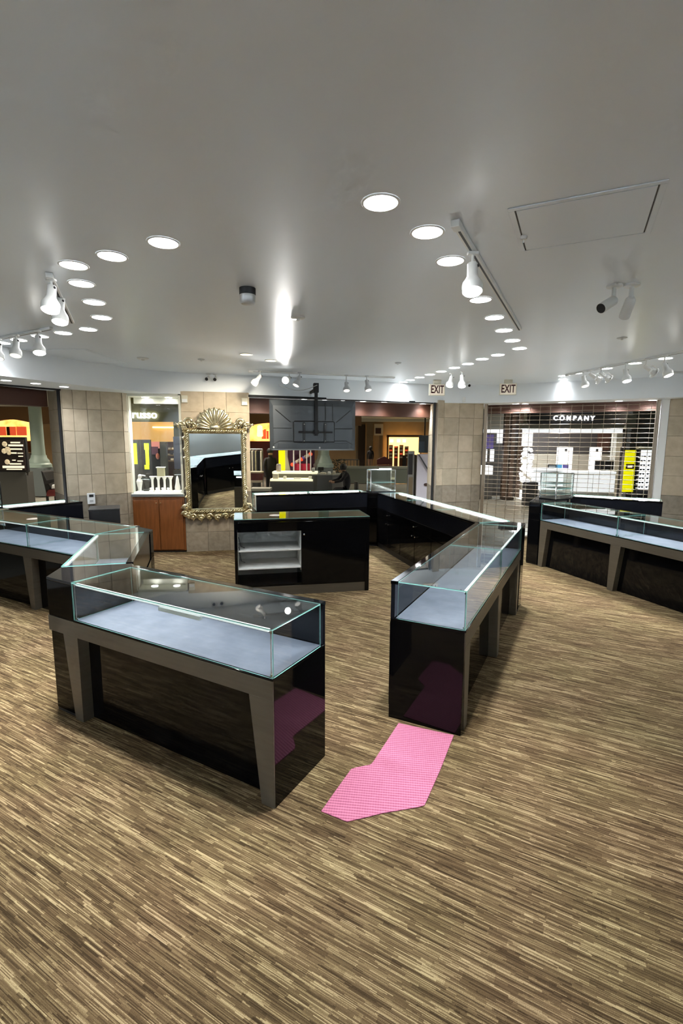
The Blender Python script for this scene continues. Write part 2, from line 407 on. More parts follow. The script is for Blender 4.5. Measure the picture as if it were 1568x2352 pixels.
def hit(px, py, a, b):            # pixel -> point on the vertical plane through plan line a-b
    dr = ray(px, py); e = b-a
    t_ = (a.x*e.y-a.y*e.x)/(dr.x*e.y-dr.y*e.x)
    return Vector((0,0,CAMH))+dr*t_
def on_bulk(px, py):
    for i in range(len(curve)-1):
        p = hit(px, py, curve[i], curve[i+1]); e = curve[i+1]-curve[i]
        k = (Vector((p.x,p.y,0))-curve[i]).dot(e)/e.length_squared
        if 0 <= k <= 1 and p.y > 0: return p, math.atan2(e.y, e.x)
# ------------------------------------------------------------------ roll-down grille in the right opening
d = (R0p-P4); GL = d.length-.22; gz = math.atan2(d.y, d.x)
gr = thing('roller_grille', 'lowered steel roller grille of horizontal rods closing the right shop opening', 'grille', (P4.x+d.x*.018, P4.y+d.y*.018, 0), gz)
rod_me = MB().cyl((.03,0,0),(GL-.03,0,0),.0052,n=6).mesh('rod', M_STEELS, 60)
NR = 31
for i in range(NR):
    o = bpy.data.objects.new('rod', rod_me); COL.objects.link(o); o.parent = gr; o.location = (0,0,.06+i*(ZS-.14)/(NR-1))
link_me = MB().box(-.004,.004,-.012,-.006,.04,ZS-.06).mesh('link_strip', M_STEELS)
for k in range(16):
    o = bpy.data.objects.new('link_strip', link_me); COL.objects.link(o); o.parent = gr; o.location = (.10+k*(GL-.2)/15,0,0)
for x, nm in ((0,'guide'),(GL,'guide')): MB().box(x-.03,x+.03,-.035,.035,0,ZS-.01).build(nm, M_STEELS, gr, bevel=.004)
MB().box(.03,GL-.03,-.02,.02,.0,.05).build('bottom_bar', M_STEELS, gr, bevel=.004)

# ------------------------------------------------------------------ showcases
ZD, HC = .714, .97
def glass_pane(name, parent, x0,x1,y0,y1,z0,z1):
    b = MB().box(x0,x1,y0,y1,z0,z1)
    dims = (x1-x0, y1-y0, z1-z0); thin = dims.index(min(dims))
    faces_axis = [2,2,1,0,1,0]        # order of MB.box faces
    b.m = [0 if a == thin else 1 for a in faces_axis]
    return b.build(name, [M_GLASS, M_EDGE], parent)
def showcase(name, label, org, ang, Lc, D=.5, secs=None, taper='left', lit=False, ends=(True,True), doors=2, group=None, band=(0,0), legs=None, drawers=False):
    t = thing(name, label, 'showcase', (org[0],org[1],0), ang, group)
    secs = secs or [Lc]; tb = .006
    MB().box(.0,Lc,.075,D-.012,.0,ZD-.014).build('body', M_BLACK, t, bevel=.002)
    if ends[0]: MB().box(-.001,.016,.004,D,.0,ZD-.014).build('end_panel', M_BLACK, t, bevel=.002)
    if ends[1]: MB().box(Lc-.016,Lc+.001,.004,D,.0,ZD-.014).build('end_panel', M_BLACK, t, bevel=.002)
    MB().box(-band[0],Lc+band[1],-.002,.075,ZD-.119,ZD-.014).build('apron', M_BRONZE, t, bevel=.002)
    zb = ZD-.119
    xs = []
    a = 0
    if legs is None:
        xs = [0.0]; a = 0
        for s in secs: a += s; xs.append(a)
    else: xs = legs
    for x in xs:
        if taper == 'left': poly = [(x-.085,0),(x-.0,0),(x-.0,zb),(x-.155,zb)]
        else: poly = [(x,0),(x+.085,0),(x+.155,zb),(x,zb)]
        lo = min(p[0] for p in poly); hi = max(p[0] for p in poly)
        sh = 0
        if lo < -band[0]-.001: sh = -band[0]-lo
        if hi > Lc+band[1]+.001: sh = Lc+band[1]-hi
        MB().prism_xz([(p[0]+sh,p[1]) for p in poly], -.002, .075).build('leg', M_BRONZE, t, bevel=.002)
    MB().box(-.002,Lc+.002,-.004,D,ZD-.014,ZD-.003).build('deck_slab', M_BLACK, t, bevel=.002)
    MB().box(.012,Lc-.012,.012,D-.034,ZD-.003,ZD+.001).build('deck_mat', M_DECK, t)
    bp = MB().box(.0,Lc,D-.028,D,ZD-.014,HC-.002).build('back_panel', M_DARKIN, t)
    MB().box(-.002,Lc+.002,D-.048,D+.004,HC-.022,HC+.001).build('top_rail', M_BLACK, t, bevel=.003)
    a = 0
    for i, s in enumerate(secs):
        x0, x1 = a+.002, a+s-.002
        glass_pane('glass_front', t, x0,x1,0,tb,ZD-.001,HC-tb-.001)
        glass_pane('glass_top', t, x0,x1,0,D-.049,HC-tb,HC)
        for cx in (x0+.016, x1-.016):
            MB().cyl((cx,.014,ZD),(cx,.014,ZD+.016),.008,n=8).cyl((cx,.012,HC-.028),(cx,.012,HC-.012),.006,n=8).cyl((cx,.0115,ZD+.014),(cx,.0115,HC-.02),.0022,n=6).build('clip', M_CHROME, t, smooth=40)
        MB().box(x0+.03,x1-.03,.010,.062 if lit else .026,HC-.022,HC-.008).build('led_strip', M_LED if lit else M_ALU, t)
        if i: glass_pane('glass_divider', t, a-.003,a+.003,.008,D-.05,ZD+.002,HC-tb-.001)
        a += s
    glass_pane('glass_end', t, 0,tb,tb+.001,D-.05,ZD-.001,HC-tb-.001)
    glass_pane('glass_end', t, Lc-tb,Lc,tb+.001,D-.05,ZD-.001,HC-tb-.001)
    a = 0                                   # staff side: doors with round knobs
    for s in secs:
        nd = doors
        for k in range(nd):
            x0 = a+s*k/nd+.006; x1 = a+s*(k+1)/nd-.006
            dz1 = ZD-.16 if drawers else ZD-.03
            dr = MB().box(x0,x1,D-.010,D+.006,.09,dz1).build('door', M_BLACK, t, bevel=.002)
            kx = x0+.05 if k % 2 else x1-.05
            MB().lathe([(.004,0),(.004,.012),(.010,.016),(.010,.026),(.004,.03)], n=10).build('knob', M_CHROME, dr, smooth=40).matrix_local = Matrix.Translation((kx,D+.005,dz1-.06)) @ Matrix.Rotation(-math.pi/2,4,'X')
        if drawers:
            dr = MB().box(a+.006,a+s-.006,D-.010,D+.006,ZD-.15,ZD-.0).build('drawer', M_BLACK, t, bevel=.002)
            MB().lathe([(.004,0),(.004,.012),(.010,.016),(.010,.026),(.004,.03)], n=10).build('knob', M_CHROME, dr, smooth=40).matrix_local = Matrix.Translation((a+s*.5,D+.005,ZD-.075)) @ Matrix.Rotation(-math.pi/2,4,'X')
        a += s
    MB().box(.01,Lc-.01,D-.02,D-.008,.0,.085).build('toe_kick', M_BLACKM, t)
    return t
AA = -.509
ca = showcase('glass_showcase', 'black showcase with glass top and two bronze legs across the aisle from the pink mat', (-1.75,3.08), AA, 1.62, ends=(True,True), band=(.285,0), legs=[.03,1.62])
MB().box(.80,1.12,.012,.034,HC-.052,HC-.030).build('loose_diffuser', mat('diffuser_strip', (.85,.88,.88), .4), ca)
showcase('glass_showcase', 'short glass showcase linking two corner blocks, its run turned away from the pink mat', (-2.40,4.73), math.atan2(-.961,.277), 1.30, D=.485, taper='left')
showcase('glass_showcase', 'two section glass showcase with bronze legs in front of the black pedestal and stone pier', (-2.41-.883*2.52,4.73+.469*2.52), math.atan2(-.469,.883), 2.52, secs=[1.35,1.17], D=.52, legs=[0.1,1.40,2.52])
showcase('glass_showcase', 'long two section glass showcase ending at the pink mat on the carpet', (.7785,2.93), 1.1018, 2.65, secs=[1.325,1.325], taper='left', legs=[.02,1.40,2.60])
showcase('glass_showcase', 'long bronze legged glass showcase standing in front of the roller grille', (3.02,7.36), math.atan2(-.946,.325), 2.95, secs=[1.36,1.36,.23], taper='right', legs=[0.0,1.28,2.7])
showcase('glass_showcase', 'black counter showcase with lit tubes running from the corner case towards the pink mat', (1.963,5.65), math.atan2(.963,-.27), 3.28, D=.45, secs=[1.1,1.1,1.08], lit=True, drawers=True)
showcase('glass_showcase', 'black counter showcase with two lit tubes under the hanging television', (.33,9.21), math.atan2(-.319,-.948), 2.0, D=.45, secs=[1.0,1.0], lit=True, drawers=True)
showcase('glass_showcase', 'black counter showcase with a lit tube in the opening beside the mall column', (-4.22,7.50), math.atan2(-.82,-.57), .96, D=.45, lit=True, drawers=True)
showcase('glass_showcase', 'black counter showcase with a lit tube set close against the roller grille', (5.22,7.97), math.atan2(.504,-.863), 1.31, D=.45, lit=True, drawers=True)

def corner_block(label, poly, top=HC-.004, low=None):
    cx = sum(p[0] for p in poly)/len(poly); cy = sum(p[1] for p in poly)/len(poly)
    t = thing('corner_block', label, 'counter block', (cx,cy,0))
    q = [(p[0]-cx,p[1]-cy) for p in poly]
    ql = [(p[0]-cx,p[1]-cy) for p in low] if low else q
    MB().prism([(x*.985,y*.985) for x,y in ql], 0, .02).build('toe_kick', M_BLACKM, t)
    MB().prism(ql, .0201, ZD-.015).build('body', M_BLACK, t, bevel=.003)
    MB().prism(q, ZD-.0149, top-.02).build('upper_body', M_BLACK, t, bevel=.003)
    MB().prism(q, top-.0199, top).build('top', M_BLACKT, t, bevel=.003)
    return t
corner_block('black wedge block joined to the left end of the lone front showcase', [(-1.995,3.222),(-1.758,3.088),(-1.518,3.518),(-1.568,3.594),(-2.035,3.472)], low=[(-1.993,3.232),(-1.752,3.098),(-1.520,3.514),(-1.568,3.592),(-2.033,3.47)])
corner_block('black wedge block between the short linking showcase and the two section showcase', [(-2.395,4.742),(-1.93,4.875),(-1.95,5.0),(-2.165,5.17)])
corner_block('black wedge block at the far end of the long showcase by the pink mat', [(1.985,5.30),(2.10,5.53),(1.975,5.64),(1.535,5.515)])
corner_block('black corner block under the small lit glass cube near the hanging television', [(.475,8.765),(.635,8.725),(1.06,8.835),(.95,9.22),(.345,9.22)])
corner_block('black corner block under the glass cube standing before the roller grille', [(2.905,7.55),(3.012,7.385),(3.48,7.55),(3.86,8.26),(4.05,8.62),(3.35,8.35)])

def glass_cube(label, loc, rz, wx, wy, h, lamp=False):
    t = thing('glass_cube', label, 'display cube', loc, rz)
    MB().box(-wx/2-.01,wx/2+.01,-wy/2-.01,wy/2+.01,0,.018).build('base', M_BLACKT, t, bevel=.002)
    g = .006
    for k,(x0,x1,y0,y1) in enumerate(((-wx/2,wx/2,-wy/2,-wy/2+g),(-wx/2,wx/2,wy/2-g,wy/2),(-wx/2,-wx/2+g,-wy/2+g,wy/2-g),(wx/2-g,wx/2,-wy/2+g,wy/2-g))):
        glass_pane('glass_side', t, x0,x1,y0,y1,.018,h-g)
    glass_pane('glass_top', t, -wx/2,wx/2,-wy/2,wy/2,h-g,h)
    for sx in (-1,1):
        for sy in (-1,1):
            MB().box(sx*wx/2-.007,sx*wx/2+.007,sy*wy/2-.007,sy*wy/2+.007,.018,h+.002).build('corner_post', M_CHROME, t)
    for sy in (-1,1): MB().box(-wx/2,wx/2,sy*wy/2-.006,sy*wy/2+.006,h-.004,h+.006).build('top_rim', M_CHROME, t)
    glass_pane('glass_shelf', t, -wx/2+.01,wx/2-.01,-wy/2+.01,wy/2-.01,h*.42,h*.42+.006)
    if lamp:
        MB().box(-.02,wx/2-.03,.02,.05,h+.007,h+.022).build('light_bar', M_LED, t)
    else:
        for k in range(3): glass_pane('glass_shelf', t, -wx/2+.01,wx/2-.01,-wy/2+.01,wy/2-.01,h*(.2+.2*k),h*(.2+.2*k)+.006)
    return t
glass_cube('small chrome edged glass cube with a glowing light bar on its lid', (.72,8.98,HC-.004), .22, .46, .24, .40, True)
glass_cube('empty chrome edged glass cube with shelves beside the roller grille', (3.50,7.98,HC-.004), .50, .40, .30, .42)

# ------------------------------------------------------------------ island counter seen from its staff side
kL = 1.655; kD = .55; kz = math.atan2(.33,1.62)
t = thing('island_counter', 'black island counter with an open compartment of two white shelves', 'counter', (-1.27,5.72,0), kz)
MB().box(0,.035,0,kD,0,.93).build('side_panel', M_BLACK, t, bevel=.003)
MB().box(kL-.05,kL,0,kD,0,.93).build('side_panel', M_BLACK, t, bevel=.003)
MB().box(.035,kL-.05,.01,.03,.0,.115).build('plinth', M_BRONZE, t, bevel=.002)
MB().box(.035,kL-.05,.012,kD-.02,.116,.145).build('bottom_board', M_BLACK, t)
MB().box(.80,.83,.02,kD-.03,.146,.80).build('divider', M_BLACK, t)
MB().box(.036,.80,kD-.05,kD-.03,.146,.80).build('back_board', M_WHITE, t)
MB().box(.036,.042,.03,kD-.051,.30,.80).build('lining', M_WHITE, t); MB().box(.793,.799,.03,kD-.051,.30,.80).build('lining', M_WHITE, t)
for zs in (.355,.575): MB().box(.043,.792,.012,kD-.051,zs-.018,zs).build('shelf', M_WHITE, t, bevel=.002)
for zs, zz in ((.66,.60),(.54,.42)):
    MB().tube([(.05,.03,zs+.08),(.075,.05,zz+.02),(.12,.05,zz)], .004, 6).build('lock_arm', M_BLK, t)
MB().box(.036,.80,.0,.02,.80,.915).build('drawer', M_BLACK, t, bevel=.003)
MB().box(.806,kL-.051,.0,.02,.80,.915).build('drawer', M_BLACK, t, bevel=.003)
dr = MB().box(.806,kL-.051,.0,.02,.125,.795).build('door', M_BLACK, t, bevel=.003)
MB().lathe([(.004,0),(.004,.010),(.011,.014),(.011,.022),(.003,.026)], n=12).build('knob', M_CHROME, dr, smooth=40).matrix_local = Matrix.Translation((.83,0,.755)) @ Matrix.Rotation(math.pi/2,4,'X')
MB().box(.036,kL-.051,.021,kD-.06,.80,.82).build('deck', M_DARKIN, t)
fr = MB()
fr.box(0,kL,-.012,.028,.93,.953); fr.box(0,kL,kD-.04,kD+.006,.93,.953); fr.box(0,.05,.028,kD-.04,.93,.953); fr.box(kL-.05,kL,.028,kD-.04,.93,.953)
fr.build('top_frame', M_BLACKT, t, bevel=.003)
glass_pane('glass_top', t, .002,kL-.002,-.011,kD+.004,.9535,.9595)
MB().box(.0,kL,kD-.02,kD,.10,.93).build('customer_panel', M_BLACK, t, bevel=.002)
MB().box(.0,kL,kD+.001,kD+.05,.60,.71).build('apron', M_BRONZE, t, bevel=.002)
for x in (0.0, kL-.15): MB().prism_xz([(x,0),(x+.15,0),(x+.15,.60),(x,.60)], kD+.001, kD+.05).build('leg', M_BRONZE, t, bevel=.002)
MB().box(.05,kL-.05,kD+.001,kD+.02,.905,.925).build('led_strip', M_LED, t)

# black pedestal by the stone pier
t = thing('pedestal', 'plain black square pedestal standing before the stone pier thermostat', 'pedestal', (-3.48,7.15,0), .42)
MB().box(-.18,.18,-.19,.19,0,.05).build('toe_kick', M_BLACKM, t); MB().box(-.20,.20,-.21,.21,.0501,.88).build('body', M_BLACKM, t, bevel=.004)
MB().box(-.205,.205,-.215,.215,.8801,.90).build('top', mat('black_matt_top', (.03,.03,.032), .3), t, bevel=.003)

# ------------------------------------------------------------------ pink mat
pts = [(915,1662),(1042,1690),(1010,1772),(975,1851),(962,1855),(880,1869),(840,1879),(797,1889),(737,1865),(770,1818),(806,1768),(818,1764),(850,1758),(856,1752)]
q = [un(px,py,0) for px,py in pts]; q = [(p.x,p.y) for p in q]
cx = sum(p[0] for p in q)/len(q); cy = sum(p[1] for p in q)/len(q)
ar = sum(q[i][0]*q[(i+1)%len(q)][1]-q[(i+1)%len(q)][0]*q[i][1] for i in range(len(q)))
if ar < 0: q = q[::-1]
o = MB().prism([(x-cx,y-cy) for x,y in q], 0.0005, .006).build('floor_mat', M_PINK, bevel=.002); o.location = (cx,cy,0)
tag(o, 'pink ridged floor mat cut to an odd shape, lying on the striped carpet', 'mat')

# ------------------------------------------------------------------ recessed downlights
def make_downlight(r, lens, power, color=LCOL, cone=118, aim=None):
    t = bpy.data.objects.new('recessed_downlight', None); COL.objects.link(t); t.empty_display_size = .1
    MB().lathe([(r*.94,-.001),(r*.94,-.005),(r*1.03,-.006),(r*1.07,-.003),(r*1.07,-.0002)], n=28, caps=False).build('trim_ring', M_FIX, t, smooth=50)
    MB().lathe([(r*.95,-.0005),(r*.95,-.0025),(r*.55,-.0045)], n=28).build('lens', lens, t, smooth=50)
    if power: light('SPOT', 'beam', t, (0,0,-.02), power, color, r*.8, math.radians(cone), 1.0, aim)
    return t
ORD = ['first','second','third','fourth','fifth','sixth','seventh','eighth','ninth','tenth']
def place_lights(proto_args, pix, z, label, group, rev=False):
    first = None
    for i_, (px, py) in enumerate(pix[::-1] if rev else pix):
        p = un(px, py, z)
        if first is None: o = first = make_downlight(*proto_args)
        else: o = copy_tree(first)
        o.location = p; tag(o, label.format(o=ORD[i_]), 'downlight', group)
RAp = [(874,465),(981,533),(1034,599),(1103,688),(1135,729),(1157,758.5),(1176,782),(1193,800)]
RBp = [(1143,815),(1107,824.5),(1074,835.5),(1043,844.5),(1013,853),(987,860),(963,866.5),(942,872.5),(926,877.5)]
LAp = [(375,557),(257,588),(169,609)]
LBp = [(187,651),(216,694),(233,729)]
LCp = [(202,756),(145,764.5),(92,772),(43,780.5),(5,787)]
DL = (.083, M_LAMP, P_DOWN)
place_lights(DL, RAp, ZC, '{o} recessed downlight from the pink mat in the row above the long showcase', 'downlights over the long showcase')
place_lights(DL, RBp, ZC, '{o} recessed downlight from the bulkhead in the row above the tube lit counter', 'downlights over the lit counter', True)
place_lights(DL, LAp, ZC, '{o} recessed downlight from the short light track in the row above the front showcase', 'downlights over the front showcase', True)
place_lights(DL, LBp, ZC, '{o} recessed downlight from the front showcase in the row above the short linking showcase', 'downlights over the linking showcase')
place_lights(DL, LCp, ZC, '{o} recessed downlight from the linking showcase in the row above the two section showcase', 'downlights over the two section showcase')
place_lights(DL, [(1324,857),(1392,846),(1458,834),(1528,823)], ZC, '{o} recessed downlight from the close group of three, beside the grille track', 'downlights over the grille showcase')
place_lights(DL, [(1632,806),(1690,793),(1770,772),(1870,744)], ZC, '{o} added unseen downlight past the lit spotlight at the end of the grille track', 'downlights over the grille showcase')  # row carried on out of frame, added to brighten the right carpet
place_lights((.07, M_LAMP, 18), [(1292,863),(1292,870),(1295,876)], ZC, '{o} recessed downlight from the bulkhead in the close group of three', 'three downlights in a close group', True)
place_lights((.077, M_LAMPY, 130, (1,.90,.72), 70, (-.42,.80,-.55)), [(565,814),(622,828)], ZC, '{o} dim yellowish recessed downlight from the silver ceiling sensor', 'dim yellow downlights')
place_lights((.062, M_LAMP, 19, LCOL, 140), [(14,873.5),(82,880.5),(147,888)], ZS, '{o} small downlight under the bulkhead from the stone pier with the thermostat', 'bulkhead downlights by the thermostat pier', True)
place_lights((.062, M_LAMP, 36, LCOL, 130), [(600,912.3),(650.5,914.2),(699.4,916.3),(746.7,918),(790,919.8),(834,921.6),(883,923.2),(970.6,927.3)], ZS, '{o} small downlight from the gilded mirror under the bulkhead above the television opening', 'bulkhead downlights over the television')
place_lights((.062, M_LAMP, 100, LCOL, 150), [(1184,927.5),(1206,927.3),(1290,924.2),(1421,921),(1498,919.3)], ZS, '{o} small downlight from the exit signs under the bulkhead above the roller grille', 'bulkhead downlights over the grille')

# added unseen washers: bounce off the rear walls brightens the ceiling
first = None
for (x,y,dx,dy) in ((-4.3,-2.7,0,-.8),(-2.5,-2.7,0,-.8),(-.7,-2.7,0,-.8),(1.1,-2.7,0,-.8),(2.9,-2.7,0,-.8),(4.7,-2.7,0,-.8),(-4.5,-1.0,-.8,0),(-4.5,.8,-.8,0),(5.9,-1.0,.8,0),(5.9,.8,.8,0)):
    t = make_downlight(.077, M_LAMP, 0); t.name = 'added_washer'; t.location = (x,y,ZC)
    light('SPOT', 'beam', t, (0,0,-.03), P_WASH, (.86,.94,1.0), .06, math.radians(95), .7, (dx,dy,-.45))
    tag(t, 'added unseen washer lamp near the plain rear walls of the shop', 'downlight', 'added rear washers')

# ------------------------------------------------------------------ lighting tracks and spotlights
def track(label, a, b, black=True):
    p = un(*a, ZC); q = un(*b, ZC); d = q-p; Ls = d.length
    t = thing('lighting_track', label, 'light track', p, math.atan2(d.y, d.x))
    MB().box(0,Ls,-.019,.019,-.024,-.0005).build('rail', M_FIX, t, bevel=.002)
    MB().box(.03,Ls-.01,-.006,.006,-.0252,-.0235).build('slot', M_TRACKB, t)
    MB().box(-.02,.05,-.022,.022,-.034,-.0006).build('feed_box', M_FIX, t, bevel=.003)
    return t
track('white ceiling light track running beside the access hatch', (1047,507), (1193,753))
track('short white ceiling light track over the lone front showcase', (113,627), (165,737))
track('white ceiling light track over the two section showcase', (-40,783), (118,751))
track('white ceiling light track in front of the hanging television', (573,850), (906,866))
track('white ceiling light track in front of the roller grille', (1302,859), (1610,797))
track('white ceiling light track against the far right stone wall', (1543,853), (1640,853))

def spot_head(label, group, attach, neck, tip, lit, grey=False, toward=-.15, Y=None, scale=1.0):
    """attach = pixel of the track adapter on the ceiling, neck/tip = pixels of the two ends of the lamp head"""
    p = un(*attach, ZC-.024); Yp = p.y
    a = at(*neck, Yp)-p; e = at(*tip, Yp+toward*.0)-p
    e = e+Vector((0, toward, 0))*0.35
    ax = (e-a).normalized(); Lh = min(max((e-a).length, .13), .24)
    r = .056*scale
    t = thing('track_spotlight', label, 'spotlight', p, 0, group)
    fm = M_FIXG if grey else M_FIX
    MB().box(-.03,.03,-.016,.016,-.016,-.0005).build('adapter', fm, t, bevel=.003)
    MB().cyl((0,0,-.016),(0,0,a.z-.01) if a.z < -.03 else (0,0,-.03),.008,n=8).build('stem', fm, t, smooth=40)
    a0 = Vector((0,0,a.z))
    o0 = a0-ax*.015
    prof = [(0,.012),(.0,.024),(.02,.029),(.46,.031),(.58,.040),(.70,r*.97),(.80,r*1.04),(1.0,r)]
    MB().loft([(o0+ax*(Lh*s), rr) for s, rr in prof], 16).build('head', fm, t, smooth=45)
    l0 = o0+ax*(Lh+.0005)
    ln = MB().loft([(l0, r*.88), (l0+ax*.004, r*.86), (l0+ax*.012, r*.5)], 16).build('lens', M_SPOTL if lit else M_SPOTD, t, smooth=45)
    MB().ball(a0+Vector((.026,-.012,0)), .009, 8, 5).build('tilt_knob', M_TRACKB, t, smooth=60)
    if lit: light('SPOT', 'beam', t, l0+ax*.03, P_SPOT, (1,.97,.92), .035, math.radians(70), .6, ax)
    return t
def gimbal_head(label, group, attach, neck, tip):
    p = un(*attach, ZC-.024); a = at(*neck, p.y)-p; e = at(*tip, p.y)-p
    ax = (e-a).normalized(); t = thing('track_spotlight', label, 'spotlight', p, 0, group)
    MB().box(-.03,.03,-.016,.016,-.016,-.0005).build('adapter', M_FIX, t, bevel=.003)
    MB().cyl((0,0,-.016),(0,0,a.z),.008,n=8).build('stem', M_FIX, t, smooth=40)
    a0 = Vector((0,0,a.z)); Lh = (e-a).length
    MB().loft([(a0-ax*.02,.024),(a0+ax*Lh*.45,.026),(a0+ax*Lh*.47,.012)], 14).build('lamp_body', M_FIX, t, smooth=40)
    side = ax.cross(Vector((0,0,1))).normalized(); upv = side.cross(ax)
    ring = MB(); c = a0+ax*Lh*.95
    ring.tube([c+side*(.06*math.cos(k*math.pi/9))+upv*(.06*math.sin(k*math.pi/9)) for k in range(19)], .009, 6)
    ring.build('gimbal_ring', M_FIX, t, smooth=50)
    MB().tube([a0+ax*Lh*.3+upv*.02, a0+ax*Lh*.5+upv*.065, c+upv*.062], .008, 6).build('yoke', M_FIX, t, smooth=50)
    MB().loft([(a0+ax*Lh*.60,.030),(a0+ax*Lh*.97,.050),(a0+ax*Lh*1.0,.046)], 14).build('reflector', M_FIX, t, smooth=40)
    return t
G = 'track spotlights'
spot_head('lit white spotlight hanging on the track beside the access hatch', G, (1086,578), (1083,612), (1077,682), True)
spot_head('lit white spotlight nearest the end of the short track over the front showcase', G, (117,640), (119,662), (126,722), True)
spot_head('lit white spotlight farther along the short track over the front showcase', G, (138,684), (138,692), (146,748), True)
g2 = 'spotlights over the two section showcase'
spot_head('unlit white spotlight on the track over the two section showcase, beside the lit one', g2, (36,768), (36,783), (42,822), False)
spot_head('lit white spotlight on the track over the two section showcase', g2, (86,758), (86,775), (97,816), True)
spot_head('unlit white spotlight on the track over the two section showcase, farthest from the lit one', g2, (-4,777), (-4,792), (2,828), False)
g3 = 'grey spotlights before the television'
spot_head('grey unlit spotlight tilted away at the end of the track before the television', g3, (597,851), (600,864), (585,885), False, True)
spot_head('lit spotlight facing out from the track before the television', g3, (664,855), (668,868), (660,882), True, False, -.9)
spot_head('grey unlit spotlight beside the lit one on the track before the television', g3, (688,855), (687,866), (678,888), False, True)
spot_head('grey unlit spotlight hanging behind the mounting pole of the television', g3, (795,861), (795,880), (796,900), False, True)
spot_head('grey unlit spotlight at the far end of the track before the television', g3, (842,863), (843,875), (847,899), False, True)
g4 = 'spotlights by the exit sign'
spot_head('white spotlight tilted sideways next to the exit sign', g4, (1037,857), (1037,867), (1030,890), False)
spot_head('white bulb shaped spotlight pointing straight down next to the small black camera', g4, (1061,853), (1061,864), (1059,891), True)
g5 = 'spotlights facing the roller grille'
spot_head('white unlit spotlight at the start of the track before the roller grille', g5, (1341,852), (1340,866), (1340,890), False)
gimbal_head('white open ring spotlight tilted to one side before the roller grille', g5, (1357,849), (1357,860), (1378,874))
gimbal_head('white open ring spotlight with a curved hood before the roller grille', g5, (1381,844), (1383,858), (1402,872))
spot_head('white lit spotlight pointing down between the open ring spotlights', g5, (1437,833), (1435,850), (1434,879), True)
gimbal_head('white open ring spotlight twisted upwards near the far right stone wall', g5, (1484,823), (1485,843), (1506,858))
spot_head('white lit spotlight over the end of the grille track', g5, (1527,815), (1526,836), (1531,866), True)

# ------------------------------------------------------------------ cameras, detectors, hatches, signs
def bullet_camera(label, p, direction, drop=.09, s=1.0, group=None):
    t = thing('security_camera', label, 'camera', p, 0, group)
    MB().lathe([(.052*s,-.0005),(.052*s,-.012*s),(.040*s,-.018*s)], n=20).build('mount_plate', M_FIX, t, smooth=40)
    MB().cyl((0,0,-.016*s),(0,0,-drop),.015*s,n=12).build('stem', M_FIX, t, smooth=40)
    d = Vector(direction).normalized(); c = Vector((0,0,-drop-.012*s))
    a = c-d*.02*s; e = c+d*.135*s
    MB().loft([(a,.020*s),(a+d*.02*s,.034*s),(e,.036*s)], 16).build('housing', M_FIX, t, smooth=40)
    MB().loft([(e+d*.0005,.033*s),(e+d*.002*s,.031*s),(e-d*.001,.01)], 16).build('lens_cover', M_BLK, t, smooth=40)
    return t
bullet_camera('white bullet camera with black face tilted sideways on the ceiling', un(1411,655,ZC), (-.75,-.35,-.45))
bullet_camera('white bullet camera seen from behind beside the tilted one on the ceiling', un(1451,653,ZC), (.15,.75,-.65))
bullet_camera('small dark faced camera of the pair above the gilded mirror, beside the pier window', un(479,858,ZC), (-.1,-1,-.3), .06, .8, 'camera pair over the mirror')
bullet_camera('small dark faced camera with side arm of the pair above the gilded mirror', un(495,859,ZC), (.1,-1,-.3), .06, .8, 'camera pair over the mirror')
bullet_camera('tiny black faced camera next to the bulb shaped spotlight', un(1075,877,ZC), (0,-1,-.2), .05, .7)
p = un(568,662,ZC)
t = thing('ceiling_sensor', 'round ceiling sensor with a black collar and silver drum', 'sensor', p)
MB().lathe([(.058,-.0005),(.058,-.045),(.054,-.047)], n=24).build('collar', M_BLK, t, smooth=40)
MB().lathe([(.056,-.0472),(.055,-.095),(.045,-.108),(.018,-.112)], n=24).build('drum', mat('silver_plastic', (.55,.55,.55), .3, metal=.5), t, smooth=40)
def disc(name, label, cat, px, py, r, h, m=M_FIX):
    t = thing(name, label, cat, un(px,py,ZC))
    MB().lathe([(r,-.0005),(r,-h*.5),(r*.8,-h)], n=20).build('cover', m, t, smooth=40)
    MB().lathe([(r*.25,-h-.0003),(r*.25,-h-.012),(r*.1,-h-.016)], n=12).build('centre', M_FIX, t, smooth=40)
disc('smoke_detector', 'flat round white smoke detector between the sensor and the dim downlights', 'detector', 684,728,.062,.018)
disc('smoke_detector', 'flat round white cover on the ceiling near the pier window', 'detector', 328,822,.075,.02)
disc('sprinkler', 'small round sprinkler cover on the ceiling near the row over the lit counter', 'sprinkler', 914,833,.045,.012, M_FIXG)
disc('sprinkler', 'small round sprinkler cover on the ceiling above the gilded mirror', 'sprinkler', 462,825,.045,.012, M_FIXG)
disc('sprinkler', 'small round sprinkler cover near the grille track', 'sprinkler', 1428,776,.05,.008, M_FIXG)
disc('sprinkler', 'small sprinkler head beside the access hatch', 'sprinkler', 1203,541,.018,.02)
M_JOINT = mat('hatch_joint', (.13,.13,.13), .7)
